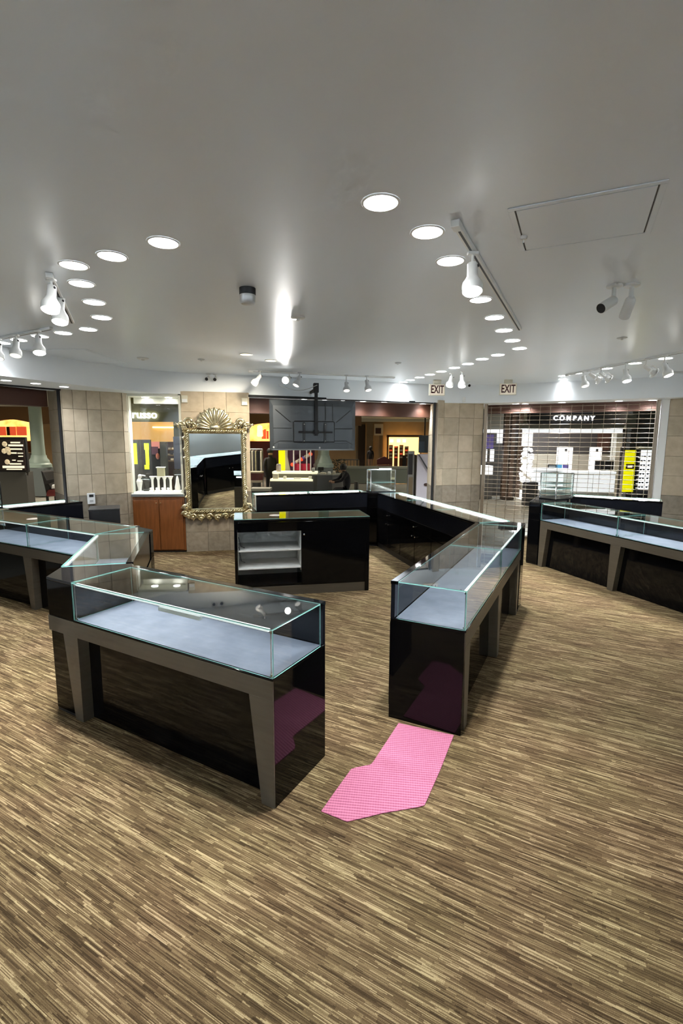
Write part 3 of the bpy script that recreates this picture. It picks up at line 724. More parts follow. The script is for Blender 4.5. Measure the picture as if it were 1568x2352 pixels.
def hatch(label, corners, gap=.007):
    q = [un(*c, ZC) for c in corners]; c = sum(q, Vector())/4
    t = thing('access_hatch', label, 'ceiling hatch', c)
    q = [(p-c) for p in q]
    u = (q[1]-q[0]+q[2]-q[3]).normalized(); v = Vector((-u.y,u.x,0)); 
    W = ((q[1]-q[0]).length+(q[2]-q[3]).length)/2; Hh = ((q[3]-q[0]).length+(q[2]-q[1]).length)/2
    t.rotation_euler = (0,0,math.atan2(u.y,u.x))
    MB().box(-W/2,W/2,-Hh/2,Hh/2,-.006,-.0005).build('leaf', M_CEIL, t, bevel=.002)
    f = .035
    for nm,(x0,x1,y0,y1) in (('frame_bar',(-W/2-f,W/2+f,-Hh/2-f,-Hh/2-gap)),('frame_bar',(-W/2-f,W/2+f,Hh/2+gap,Hh/2+f)),('frame_bar',(-W/2-f,-W/2-gap,-Hh/2-gap,Hh/2+gap)),('frame_bar',(W/2+gap,W/2+f,-Hh/2-gap,Hh/2+gap))):
        MB().box(x0,x1,y0,y1,-.006,-.0005).build(nm, M_CEIL, t, bevel=.002)
    for (x0,x1,y0,y1) in ((-W/2-gap,W/2+gap,-Hh/2-gap,-Hh/2),(-W/2-gap,W/2+gap,Hh/2,Hh/2+gap),(-W/2-gap,-W/2,-Hh/2,Hh/2),(W/2,W/2+gap,-Hh/2,Hh/2)):
        MB().box(x0,x1,y0,y1,-.0012,-.0005).build('joint', M_JOINT, t)
hatch('square white access hatch with a dark joint near the track and the bullet cameras', [(1186,486),(1503,421),(1484,533),(1208,570)])
hatch('white access hatch with a dark joint beyond the two section showcase', [(70,797),(182,808),(282,829),(170,836)], .008)

def exit_sign(label, px, py, Y, rz):
    c = at(px, py, Y)
    t = thing('exit_sign', label, 'exit sign', (c.x,c.y,c.z-.10), rz)
    MB().box(-.145,.145,-.022,.022,0,.20).build('case', M_CREAM, t, bevel=.006)
    MB().box(-.13,.13,-.0235,-.0222,.012,.188).build('face', mat('exit_face', (.80,.72,.60), .5, emit=(1,.85,.65), es=.12), t)
    text_mesh('EXIT', .19, .0015, M_SIGNRED, t, 'letters', (0,-.0252,.10), (math.pi/2,0,0), bold=.004, sx=.62)
    MB().box(-.07,.07,-.02,.02,.2005,ZC-c.z+.10-.001).build('canopy', M_CREAM, t, bevel=.004)
exit_sign('cream exit sign with dark red letters beside the tilted white spotlight', 1003, 895.5, 8.95, .16)
exit_sign('cream exit sign with dark red letters above the roller grille', 1166, 894, 8.85, -.12)
c, _r = on_bulk(1065,918); t = thing('motion_sensor', 'small white motion sensor low on the bulkhead face', 'sensor', c, _r)
MB().box(-.03,.03,-.03,.004,-.05,.05).build('case', M_FIX, t, bevel=.008); MB().ball((0,-.03,-.01),.02,10,6,(1,.4,1)).build('eye', M_PAPER, t, smooth=60)
def emergency_lamp(label, px, py, Y, rz):
    c = hit(px,py,WR,MR); t = thing('emergency_lamp', label, 'lamp box', c, math.atan2(MR.y-WR.y,MR.x-WR.x))
    MB().box(-.05,.05,-.05,-.004,-.06,.06).build('case', M_CREAM, t, bevel=.008)
    MB().box(-.04,.04,-.053,-.0502,-.05,.0).build('lens', M_PAPER, t, bevel=.001)
emergency_lamp('cream lamp box on the mirror wall next to the pier window', 424,917,8.10,.33)
emergency_lamp('cream lamp box on the mirror wall next to the television opening', 561,923,8.42,.33)
c = at(209,1145,7.63); dd = (C3-C2); t = thing('thermostat', 'white thermostat with a small dark display on the stone pier', 'thermostat', c, math.atan2(dd.y,dd.x))
MB().box(-.055,.055,-.035,.0,-.085,.085).build('case', M_PAPER, t, bevel=.006); MB().box(-.03,.03,-.0365,-.0352,.025,.065).build('display', M_BLK, t)
MB().box(-.025,.025,-.0375,-.0352,-.05,-.02).build('button', M_FIXG, t, bevel=.001)

# ------------------------------------------------------------------ television hung in the centre opening
TVY = 8.22
c = at(719.5,977,TVY); tl = at(621.5,918,TVY); br = at(815,1033,TVY)
TW, TH = 1.43, .82
t = thing('television', 'large black flat television seen from behind, hung on a black pole', 'television', (c.x,c.y,c.z-TH/2), .20)
MB().box(-TW/2,TW/2,.03,.055,0,TH).build('screen_frame', M_TVD, t, bevel=.006)
MB().box(-TW/2+.01,TW/2-.01,.0555,.058,.01,TH-.01).build('screen', mat('screen_glass', (.01,.01,.012), .08), t)
bk = MB(); w2 = TW/2-.006
bk.add([(-w2,.03,.004),(w2,.03,.004),(w2,.03,TH-.004),(-w2,.03,TH-.004),(-w2+.06,-.012,.03),(w2-.06,-.012,.03),(w2-.05,-.006,TH-.10),(-w2+.05,-.006,TH-.10)],
       [(7,6,5,4)[::-1],(0,1,5,4),(1,2,6,5),(2,3,7,6),(3,0,4,7)])
shell = bk.build('back_shell', M_TV, t, bevel=.006)
MB().prism_xz([(-.60,.02),(.60,.02),(.58,.125),(-.58,.125)], -.035, -.0125).build('lower_housing', M_TV, t, bevel=.008)
for a, e in (((-.62,.66),(-.38,.46)),((.62,.66),(.38,.46)),((-.66,.36),(-.36,.36)),((.66,.36),(.36,.36)),((-.66,.10),(-.56,.155)),((-.56,.155),(-.35,.155)),((.66,.10),(.56,.155)),((.56,.155),(.35,.155)),((.02,.80),(.02,.49)),((.20,.78),(.20,.49)),((.32,.76),(.32,.49))):
    MB().tube([(a[0],-.0105,a[1]),(e[0],-.0125,e[1])], .006, 6).build('rib', M_TVD, shell)
MB().tube([(-.33,-.015,.14),(-.33,-.015,.46),(-.31,-.015,.475),(.33,-.015,.475),(.35,-.015,.46),(.35,-.015,.14),(-.33,-.015,.14)], .008, 6).build('rear_ridge', M_TVD, t)
MB().box(-.25,.31,-.062,-.036,.285,.312).build('mount_bar', M_BLK, t, bevel=.003)
for x in (-.16,.19):
    MB().box(x-.018,x+.018,-.05,-.014,.12,.45).build('mount_arm', M_TVD, t, bevel=.003)
    for z in (.155,.425): MB().ball((x,-.054,z),.012,10,6).build('bolt', M_CHROME, t, smooth=60)
for x, z in ((-.655,.05),(.10,.045)): MB().ball((x,-.036 if x > 0 else -.012,z),.014,10,6,(1,.5,1.2)).build('sticker', M_PAPER, t, smooth=60)
zt = at(731,884,TVY).z-(c.z-TH/2)
MB().box(.01,.06,-.10,-.055,.24,zt-.02).build('pole', M_BLK, t, bevel=.004)
MB().box(-.005,.075,-.11,.0,zt-.13,zt+.02).build('ceiling_bracket', M_BLK, t, bevel=.005)
MB().box(.02,.05,-.02,.60,zt-.09,zt-.05).build('wall_arm', M_BLK, t)
MB().box(-.01,.08,-.075,-.045,.27,.33).build('pole_clamp', M_BLK, t, bevel=.004)
a = at(640,884,8.0); e = at(728,884,8.0)
o = MB().tube([(a.x+(e.x-a.x)*k/8, 8.0+.15*math.sin(k/8*math.pi), a.z-.07*math.sin(k/8*math.pi)) for k in range(9)], .006, 6).build('cable', M_FIXG)
tag(o, 'thin pale cable sagging from the track spotlights to the television bracket', 'cable')

# ------------------------------------------------------------------ gilded mirror
dd = (MR-WR); mrz = math.atan2(dd.y, dd.x); mc = at(497,1082,8.30); mc.z = .745
nrm = Vector((math.sin(mrz), -math.cos(mrz), 0))
foot = WR+dd*(((mc-WR).dot(dd))/dd.length_squared)
mloc = Vector((foot.x, foot.y, .745))+nrm*.055
t = thing('mirror', 'large mirror in a carved gold frame with a shell crest and scrolled fringe', 'mirror', mloc, mrz)
t.rotation_euler = (math.radians(2.8), 0, mrz)      # hung leaning a little forward
GW, GH = .83, 1.245
MB().box(-GW/2-.01,GW/2+.01,.0,.02,-.01,GH+.01).build('glass', M_MIRROR, t)
MB().box(-GW/2-.02,GW/2+.02,.0205,.05,-.02,GH+.02).build('backing', M_BLK, t)
def bar(x0,z0,x1,z1,wd):
    d = Vector((x1-x0,0,z1-z0)).normalized(); s = Vector((-d.z,0,d.x)); b = MB()
    prof = [(-wd/2,.05),(-wd/2,-.01),(-wd*.28,-.035),(0,-.022),(wd*.28,-.045),(wd/2,-.015),(wd/2,.05)]
    pts0 = [tuple(Vector((x0,0,z0))+s*p[0]+Vector((0,p[1],0))) for p in prof]; pts1 = [tuple(Vector((x1,0,z1))+s*p[0]+Vector((0,p[1],0))) for p in prof]
    n = len(prof); b.add(pts0+pts1, [(i,(i+1)%n,(i+1)%n+n,i+n) for i in range(n)]+[tuple(range(n)),tuple(range(2*n-1,n-1,-1))])
    return b
FW = .085; hx = GW/2+FW/2-.005
for args in ((-hx,-.03,-hx,GH+.06),(hx,-.03,hx,GH+.06),(-hx-.03,-FW/2,hx+.03,-FW/2),(-hx-.06,GH+FW/2,hx+.06,GH+FW/2)):
    bar(*args, FW).build('frame_bar', M_GOLD, t, smooth=50)
rp = MB()                                           # twisted rope moulding round the glass
def rope(x0,z0,x1,z1,nn):
    for k in range(nn):
        f = (k+.5)/nn; x = x0+(x1-x0)*f; z = z0+(z1-z0)*f; hor = abs(x1-x0) > abs(z1-z0)
        dx, dz = (.022,.018) if hor else (.016,.026)
        rp.loft([((x-dx,-.040,z-dz),.006),((x,-.052,z),.013),((x+dx,-.040,z+dz),.006)], 6)
rope(-hx,-FW/2,hx,-FW/2,22); rope(-hx,GH+FW/2,hx,GH+FW/2,24); rope(-hx,.05,-hx,GH,34); rope(hx,.05,hx,GH,34)
rp.build('rope_moulding', M_GOLD, t, smooth=60)['kind'] = 'stuff'
# shell crest
cz = GH+FW-.01
def leaf(b, pts, r0, r1, n=7):
    m = len(pts); b.loft([(p, r0+(r1-r0)*(i/(m-1))) if 0 < i < m-1 else (p, .3*(r0 if i == 0 else r1)) for i, p in enumerate(pts)], n)
MB().prism_xz([(-.30,cz-.01),(.30,cz-.01),(.285,cz+.12),(.22,cz+.235),(.12,cz+.31),(.0,cz+.34),(-.12,cz+.31),(-.22,cz+.235),(-.285,cz+.12)], -.005, .03).build('crest_plate', M_GOLD, t, bevel=.008)
for k in range(13):
    a = math.pi*(k+.5)/13; Lr = .345 if 2 < k < 10 else .31
    b = MB(); dx, dz = math.cos(a), math.sin(a)
    leaf(b, [(dx*.07,-.030,cz+dz*.07),(dx*Lr*.5,-.042,cz+dz*Lr*.5),(dx*Lr*.85,-.040,cz+dz*Lr*.85),(dx*Lr,-.02,cz+dz*Lr)], .012, .034)
    b.build('shell_lobe', M_GOLD, t, smooth=70)
b = MB().ball((0,-.03,cz+.03),.07,12,8,(1.3,.5,.8)); b.build('crest_boss', M_GOLD, t, smooth=70)
def scroll(cx, cz_, r, turns, flip, th, name='scroll'):
    b = MB(); pts = []
    for k in range(22):
        f = k/21; a = f*turns*2*math.pi; rr = r*(1-.8*f)
        pts.append((cx+flip*rr*math.cos(a), -.030-.012*f, cz_+rr*math.sin(a)))
    b.loft([(p, th*(1-.45*i/21)) for i, p in enumerate(pts)], 7)
    b.ball((cx,-.045,cz_), th*1.25, 8, 5); return b.build(name, M_GOLD, t, smooth=60)
for sx in (-1,1):
    for (x,z,r,th) in ((.40,.10,.075,.024),(.50,.06,.06,.022),(.335,.05,.055,.02)): scroll(sx*x, cz+z, r, 1.4, sx, th)
    for k in range(5):                              # acanthus leaves on the shoulders
        b = MB(); x0 = sx*(.33+.055*k)
        leaf(b, [(x0,-.02,cz-.005),(x0+sx*.03,-.05,cz+.07),(x0+sx*.055,-.045,cz+.13-.012*k),(x0+sx*.085,-.03,cz+.12-.015*k)], .022, .020)
        b.build('acanthus_leaf', M_GOLD, t, smooth=60)
    for (z,dz) in ((GH-.02,-.10),(GH-.20,-.10),(GH-.36,-.06),(.30,.09),(.17,.08)):     # leaves up the sides
        b = MB(); leaf(b, [(sx*(hx+.01),-.03,z),(sx*(hx+.05),-.045,z+dz*.5),(sx*(hx+.03),-.035,z+dz)], .022, .014); b.build('side_leaf', M_GOLD, t, smooth=60)
    for (x,z,r,th) in ((.505,.015,.06,.026),(.52,-.085,.055,.024),(.47,-.115,.06,.024)): scroll(sx*x, z, r, 1.3, sx, th)
    b = MB(); leaf(b, [(sx*(hx+.01),-.03,.13),(sx*(hx+.06),-.05,.04),(sx*(hx+.09),-.04,-.04)], .03, .02); b.build('corner_leaf', M_GOLD, t, smooth=60)
MB().prism_xz([(-.50,-FW),(-.48,-.15),(-.30,-.17),(-.12,-.145),(0,-.165),(.12,-.145),(.30,-.17),(.48,-.15),(.50,-FW)], -.002, .03).build('apron_plate', M_GOLD, t, bevel=.006)
for k, x in enumerate((-.40,-.27,-.135,0,.135,.27,.40)):
    scroll(x, -.135-(.02 if k % 2 else 0), .055, 1.2, 1 if k < 4 else -1, .022)
    b = MB(); leaf(b, [(x,-.02,-.10),(x+.02,-.045,-.16),(x,-.035,-.225 if k % 2 else -.205)], .024, .016); b.build('fringe_leaf', M_GOLD, t, smooth=60)

# ------------------------------------------------------------------ pier window with its display, wooden cabinet below
wv = (WR-WL); Lw = wv.length; wz = math.atan2(wv.y, wv.x)
win = thing('window_1', '', ''); del win['label']; del win['category']; struct(win)
win.location = (WL.x,WL.y,0); win.rotation_euler = (0,0,wz)
M_WF = mat('window_frame', (.78,.77,.66), .4)
Z0, Z1 = 1.0, ZS-.02
MB().prism([(-.07,-.04),(.0,-.04),(-.05,.30),(-.12,.30)], Z0, Z1).build('window_frame', M_WF, win, bevel=.006)
MB().box(Lw-.035,Lw,-.03,.30,Z0,Z1).build('window_frame', M_WF, win, bevel=.004)
MB().box(-.09,Lw-.035,-.03,.30,Z1-.02,Z1+.04).build('window_head', M_WF, win)
MB().box(.0,Lw-.035,.27,.30,Z1-.12,Z1-.02).build('window_frame', M_WF, win, bevel=.004)
MB().box(-.06,Lw+.01,-.05,.42,Z0-.05,Z0).build('window_sill', M_WF, win, bevel=.004)
MB().box(-.05,Lw,-.056,-.0505,Z0-.045,Z0-.008).build('sill_rail', M_STEEL, win)
MB().prism([(.001,.0),(Lw-.036,.0),(Lw-.036,.27),(-.04,.27)], Z0+.0005, Z0+.012).build('display_floor', mat('pale_green_mat', (.66,.70,.60), .6), win)
b = MB().box(-.04,Lw-.036,.275,.281,Z0,Z1-.12); b.build('pane', M_GLASS, win)
place = lambda x, y, z: Vector((WL.x,WL.y,0))+Vector((math.cos(wz)*x-math.sin(wz)*y, math.sin(wz)*x+math.cos(wz)*y, z))
first = None
for fx in (.27,.72):
    o = make_downlight(.06, M_LAMP, P_SOFF*1.2) if first is None else copy_tree(first); first = first or o
    o.location = place(Lw*fx,.17,Z1-.0205); tag(o, 'small recessed downlight in the window head, on the ' + ('thermostat' if fx < .5 else 'mirror') + ' side', 'downlight', 'downlights of the pier window')
zf = Z0+.0125
M_PLAST = mat('white_plaster', (.86,.85,.80), .45)
t = thing('display_stand', 'white temple shaped jewellery stand of four columns and a raised box', 'jewellery stand', place(Lw*.50,.19,zf), wz)
for x in (-.15,-.05,.05,.15):
    MB().lathe([(.034,0),(.034,.02),(.022,.03),(.019,.12),(.020,.20),(.036,.235),(.036,.245)], (x,0,0), 14).build('column', M_PLAST, t, smooth=40)
MB().box(-.19,.19,-.035,.035,.2452,.262).build('beam', M_PLAST, t, bevel=.004)
MB().box(-.06,.06,-.032,.032,.2622,.40).build('raised_box', mat('stand_olive', (.45,.43,.27), .5), t, bevel=.003)
MB().box(-.072,.072,-.04,.04,.4002,.42).build('lid', M_PLAST, t, bevel=.004)
for k, x in enumerate((-.17,-.075,.02,.11)):
    t = thing('ring_holder', 'low white plaster ring holder at the foot of the temple shaped stand', 'jewellery holder', place(Lw*.50+x+.02,.09,zf), wz, 'ring holders in the pier window')
    MB().lathe([(.035,0),(.038,.015),(.026,.035),(.012,.05)], n=12).build('foot', M_PLAST, t, smooth=50); MB().ball((0,0,.062),.020,10,6,(1.2,.8,.8)).build('pad', M_PLAST, t, smooth=60)
t = thing('necklace_bust', 'white figure shaped necklace bust beside the cream frame of the pier window', 'jewellery stand', place(.09,.075,zf), wz)
MB().lathe([(.075,0),(.07,.015),(.028,.03),(.030,.07),(.045,.15),(.05,.19),(.026,.225),(.020,.25)], n=14).build('bust', M_PLAST, t, smooth=50)
MB().ball((.012,0,.27),.034,12,8,(1,.8,1)).build('head', M_PLAST, t, smooth=60)
MB().tube([(0,0,.26),(.05,-.01,.285),(.10,-.01,.275)], .012, 6).build('arm', M_PLAST, t, smooth=60)
t = thing('ring_cone', 'white tapering ring cone on a square base by the mirror side of the window', 'jewellery stand', place(Lw-.125,.075,zf), wz)
MB().box(-.07,.07,-.06,.06,0,.035).build('base', M_PLAST, t, bevel=.004); MB().lathe([(.042,.0352),(.046,.09),(.030,.16),(.026,.2),(.018,.25),(.006,.275)], n=14).build('cone', M_PLAST, t, smooth=50)
t = thing('glass_shelf', 'short clear glass shelf on chrome pins beside the necklace bust', 'shelf', place(.02,.16,zf+.205), wz)
glass_pane('shelf', t, 0,.20,0,.10,0,.008); MB().box(0,.20,-.004,.0,.0,.008).build('front_edge', M_PAPER, t)
t = thing('glass_shelf', 'short clear glass shelf on the mirror side of the pier window', 'shelf', place(Lw-.19,.16,zf+.285), wz)
glass_pane('shelf', t, 0,.15,0,.10,0,.008); MB().box(0,.15,-.004,.0,.0,.008).build('front_edge', M_PAPER, t)

t = thing('wooden_cabinet', 'orange brown wooden two door cabinet built under the pier window', 'cabinet', (WL.x,WL.y,0), wz)
MB().box(-.05,Lw,-.015,.40,.03,Z0-.051).build('body', M_WOOD, t, bevel=.004); MB().box(-.04,Lw-.01,.0,.38,0,.0299).build('toe_kick', M_BLK, t)
for x0, x1, kx in ((-.015,Lw*.5-.004,Lw*.5-.035),(Lw*.5+.004,Lw-.03,Lw*.5+.035)):
    dr = MB().box(x0,x1,-.034,-.0155,.05,Z0-.10).build('door', M_WOOD, t, bevel=.004)
    MB().ball((kx,-.05,Z0-.155),.014,12,8).build('knob', mat('brass_knob', (.85,.62,.40), .2, metal=1), dr, smooth=60)
MB().box(-.05,Lw,-.03,-.0155,Z0-.09,Z0-.052).build('top_rail', M_WOOD, t, bevel=.003)

# ------------------------------------------------------------------ the mall beyond the shop front
def mt(name, label, cat, px, Y, group=None):          # a thing standing on the mall floor, seen at pixel column px, Y metres off
    p = at(px, 1012, Y); t = thing(name, label, cat, (p.x, Y, 0), 0, group); return t
def pbx(t, part, m, x0, x1, y0, y1, Y, th=.05, bevel=0, z0=None, parent=None):
    a = at(x0, y1, Y); c = at(x1, y0, Y)
    zz = a.z if z0 is None else z0
    b = MB(); b.M = Matrix.Translation(-t.location); b.box(a.x, c.x, Y, Y+th, zz, c.z)
    return b.build(part, m, parent or t, bevel=bevel)
def pcyl(t, part, m, prof, px, Y, n=20, smooth=40):
    b = MB(); b.lathe(prof, (0,0,0), n); return b.build(part, m, t, smooth=smooth)
def mw(px, Y): return px*Y/FPX           # pixels -> metres at distance Y

# shell: back walls
struct(MB().box(-34,34,44,44.3,0,3.42).build('wall_mall_far', M_MWALL))
struct(MB().box(-34.3,-34,2,44,0,3.42).build('wall_mall_left', M_MWALL)); struct(MB().box(34,34.3,2,44,0,3.42).build('wall_mall_right', M_MWALL))
# added lamps, none of them in view, that brighten the mall hall
first = None
for (x,y) in ((-13,12),(-9,18),(-16,19),(-3,15),(3,14),(-3,22),(5,22),(9,15),(11,21),(15,16),(1,31),(9,33),(-10.8,13.6),(-13,20.5),(-7.4,13.2)):
    if first is None:
        first = o = bpy.data.objects.new('added_mall_lamp', None); COL.objects.link(o)
        MB().lathe([(.30,-.0005),(.30,-.03),(.27,-.035)], n=24).build('rim', M_FIX, o, smooth=40)
        MB().lathe([(.265,-.0352),(.2,-.045)], n=24).build('lens', M_SPOTD, o, smooth=40)
        light('SPOT', 'beam', o, (0,0,-.08), P_MALL, (1,.88,.70), .25, math.radians(150), .8)
    else: o = copy_tree(first)
    o.location = (x,y,3.42); tag(o, 'added unseen ceiling lamp of the mall hall outside the shop', 'ceiling lamp', 'added mall hall lamps')

M_ORANGE = noisy(mat('amber_backlit', (1,.5,.1), .6, emit=(1,.50,.12), es=1.2), (.75,.30,.05), (1,.62,.18), 2.5, 3)
nz = [n_ for n_ in M_ORANGE.node_tree.nodes if n_.type == 'VALTORGB'][0]; L(M_ORANGE, nz.outputs[0], bsdf(M_ORANGE).inputs['Emission Color'])
M_FASC = mat('brown_fascia', (.20,.105,.045), .6)
M_TAN = noisy(mat('tan_wall', rough=.7), (.36,.23,.11), (.44,.29,.15), 1, 2)
M_POST1 = mat('red_print', (.55,.07,.03), .5, emit=(1,.12,.04), es=.35); M_POST2 = mat('dark_print', (.05,.02,.015), .5)

# amber lit food store seen through the left opening
t = mt('food_store', 'food store with a brown wavy fascia and amber backlit wall behind the green column', 'store', 40, 24)
def wavy(t, x0, x1, ytop, ybot, amp, Y, th, m, part='fascia'):
    pts = []; K = 24
    for k in range(K+1):
        px = x0+(x1-x0)*k/K; pts.append((at(px, ybot-amp*math.cos((px-20)/75*math.pi), Y)))
    a = at(x1, ytop, Y); c = at(x0, ytop, Y)
    b = MB(); b.M = Matrix.Translation(-t.location)
    b.prism_xz([(p.x,p.z) for p in pts]+[(a.x,a.z),(c.x,c.z)], Y, Y+th); return b.build(part, m, t)
wavy(t, -120, 200, 930, 968, 5, 24, .3, M_FASC)
pbx(t, 'backlit_wall', M_ORANGE, -120,116,955,1012,25.4,.2)
pbx(t, 'lower_wall', M_FASC, -120,116,1012,1090,25.4,.2,z0=0)
pbx(t, 'side_wall', M_TAN, 104,200,940,1090,24.4,.3,z0=0)
for x0,x1,m in ((-40,-24,M_POST1),(-18,12,M_POST1),(16,22,M_POST2),(23,35,M_POST1),(39,59,M_POST1)): pbx(t, 'menu_board', m, x0,x1,980,1000,25.2,.05)
pbx(t, 'counter', M_GREYC, -120,66,1040,1090,23.0,.6,z0=0)
# round green columns
def column(label, px, Y, rs):
    t = mt('mall_column', label, 'column', px, Y)
    MB().box(-rs*1.75,rs*1.75,-rs*1.75,rs*1.75,0,.95).build('pedestal', mat('column_pedestal', (.10,.12,.125), .5), t, bevel=.02)
    MB().lathe([(rs*1.9,.951),(rs*1.9,1.05),(rs*1.6,1.10),(rs*1.55,1.18),(rs*1.25,1.26),(rs*1.15,1.36)], n=28).build('base_ring', M_COLUMN, t, smooth=35)
    MB().lathe([(rs*1.05,1.361),(rs,1.7),(rs*.96,3.419)], n=28).build('shaft', M_COLUMN, t, smooth=40)
column('round grey green column on a square pedestal seen through the left opening', 86, 16.5, .195)
column('round grey green column behind the yellow pillar of the mall stall', 743, 17.5, .19)
# standing menu sign
t = mt('menu_sign', 'black standing menu sign with food pictures in front of the amber food store', 'sign', 25, 13.5)
pbx(t, 'frame', M_BLK, -12,58,1004,1084,13.5,.08,.01)
pbx(t, 'panel', mat('menu_panel', (.035,.025,.022), .3), 0,53,1010,1080,13.47,.025)
M_FOOD = noisy(mat('food_print', (.7,.6,.4), .5, emit=(.8,.65,.4), es=.25), (.35,.25,.12), (.9,.8,.6), 20, 3)
for (x,y,r) in ((10,1020,6),(17,1033,7),(9,1036,6),(20,1040,5),(16,1061,6)):
    c = at(x,y,13.45); MB().ball((c.x-t.location.x, .0-.05+.01, c.z),mw(r,13.5),12,8,(1,.15,1)).build('picture', M_FOOD, t, smooth=60)
M_TXT = mat('cream_print', (.85,.75,.55), .5, emit=(1,.85,.6), es=.5)
for (x0,x1,y0,y1) in ((24,45,1015,1018),(19,52,1021,1025),(24,50,1030,1033),(26,37,1039,1042),(40,52,1040,1042),(42,52,1047,1049),(28,35,1056,1058),(40,52,1058,1060),(22,48,1064,1067),(6,55,1070,1075),(15,50,1077,1079)):
    pbx(t, 'print_line', M_TXT, x0,x1,y0,y1,13.45,.015)
pbx(t, 'stand', M_GREYC, -12,60,1084,1100,13.5,.3,z0=0)
# black chair by the column
t = mt('lounge_chair', 'black reclined lounge chair with a folded white towel beside the green column', 'chair', 112, 13.6)
k = lambda px,py: (at(px,py,13.6).x-t.location.x, at(px,py,13.6).z)
b = MB(); b.prism_xz([k(93,1081),k(99,1084),k(116,1122),k(106,1136)], 0, .5); b.build('backrest', M_BLK, t, bevel=.02)
b = MB(); b.prism_xz([k(104,1113),k(132,1106),k(132,1098),k(110,1103)], -.06, .0); b.build('armrest', M_BLK, t, bevel=.01)
b = MB(); b.prism_xz([k(106,1140),k(106,1124),k(134,1124),k(134,1140)], 0, .5); b.build('seat', M_RED, t, bevel=.02)
b = MB(); b.prism_xz([k(115,1124),k(116,1114),k(133,1112),k(133,1123)], .05, .35); b.build('towel', M_PAPER, t, bevel=.02)
for x in (106,132):
    for y in (.05,.45): MB().box(k(x,1140)[0]-.025,k(x,1140)[0]+.025,y-.025,y+.025,0,k(x,1139)[1]).build('leg', M_BLK, t)
glass_cube('empty glass cube standing on the lit counter beside the left opening', (-4.74,6.36,HC+.002), math.atan2(.82,.57), .42, .30, .36)

# store across the hall seen through the pier window
M_OLIVE = noisy(mat('olive_wall', rough=.7), (.16,.155,.06), (.22,.21,.09), .8, 2)
t = mt('fashion_store', 'olive fronted store with white glowing letters and lime banners across the hall', 'store', 355, 17.5)
pbx(t, 'fascia', M_OLIVE, 270,440,905,968,17.5,.25)
pbx(t, 'band', mat('amber_band', (.62,.36,.10), .6, emit=(1,.55,.15), es=.35), 270,403,968,1014,17.9,.2)
pbx(t, 'light_strip', mat('strip_glow', (1,.85,.4), .4, emit=(1,.8,.35), es=1.6), 350,402,980,983,17.8,.05)
pbx(t, 'olive_pier', M_OLIVE, 403,425,930,1090,17.3,.3,z0=0)
pbx(t, 'back_wall', mat('store_back', (.16,.13,.13), .6), 270,440,1014,1110,19.5,.2,z0=0)
c = at(328,952,17.3); text_mesh('russo', .40, .02, M_SIGNW, t, 'letters', (c.x-t.location.x, -.06, c.z), (math.pi/2,0,0), bold=.004, sx=1.0)
M_DKGREY = mat('charcoal_panel', (.05,.05,.055), .5)
def banner(label, x0, x1, y0, y1, Y, lime):
    t = mt('banner_stand', label, 'banner', (x0+x1)/2, Y)
    pbx(t, 'board', M_DKGREY, x0,x1,y0,y1,Y,.06,z0=.03)
    for a in lime: pbx(t, 'lime_strip', M_NEON, *a, Y-.015, .014)
    MB().box(-.11,.11,-.1,.25,0,.028).build('foot', M_BLK, t)
banner('dark banner stand with one plain lime strip seen through the pier window', 300,319,1010,1100,15.5,[(304,313,1018,1066)])
banner('dark banner stand with a broken lime strip seen through the pier window', 321,345,1010,1100,15.5,[(331,341,1018,1033),(335,341,1033,1068),(332,342,1068,1078)])
t = mt('poster_wall', 'pink and violet poster wall inside the olive fronted store', 'poster', 357, 18.6)
pbx(t, 'board', M_BLK, 344,370,1030,1070,18.6,.08,z0=0); pbx(t, 'pink_print', mat('pink_print', (.75,.32,.30), .5, emit=(1,.4,.35), es=.2), 345,368,996,1030,18.6,.08)
pbx(t, 'violet_print', mat('violet_print', (.20,.10,.20), .5), 346,362,1026,1044,18.55,.04)
c = at(362,1048,18.5); MB().ball((c.x-t.location.x,-.1,c.z),.09,10,8,(.8,.4,1.3)).build('ornament', mat('coral_print', (.7,.25,.18), .5), t, smooth=60)
t = mt('store_pillar', 'slim grey pillar between the pink posters and the brown shop shelves', 'pillar', 375, 18.0)
pbx(t, 'shaft', mat('grey_pillar', (.22,.25,.27), .5), 370,380,1004,1100,18,.16,z0=.12,bevel=.01); pbx(t, 'foot', M_DKGREY, 369,381,1095,1100,17.98,.2,z0=0)
t = mt('shop_shelves', 'dark brown shop shelves with pale goods inside the olive fronted store', 'shelves', 392, 18.8)
pbx(t, 'back', mat('brown_back', (.09,.045,.03), .6), 381,405,1006,1090,18.8,.4,z0=0)
for y in (1032,1045,1058): pbx(t, 'shelf', M_TAN, 382,404,y,y+2,18.6,.2)
for k_, (x,y) in enumerate(((386,1028),(394,1028),(385,1042),(392,1053),(398,1041),(400,1028))): pbx(t, 'goods', M_FOOD if k_ % 2 else M_PAPER, x,x+4,y,y+4,18.6,.12)
t = mt('bag_display', 'blue grey bag display beside the brown shop shelves', 'display', 408, 16.8)
pbx(t, 'board', mat('blue_grey', (.14,.16,.26), .5), 399,416,1003,1044,16.8,.1,z0=.9); pbx(t, 'plinth', M_GREYC, 399,416,1080,1100,16.8,.3,z0=0); pbx(t, 'stem', M_GREYC, 406,408,1044,1080,16.9,.06,z0=.3)

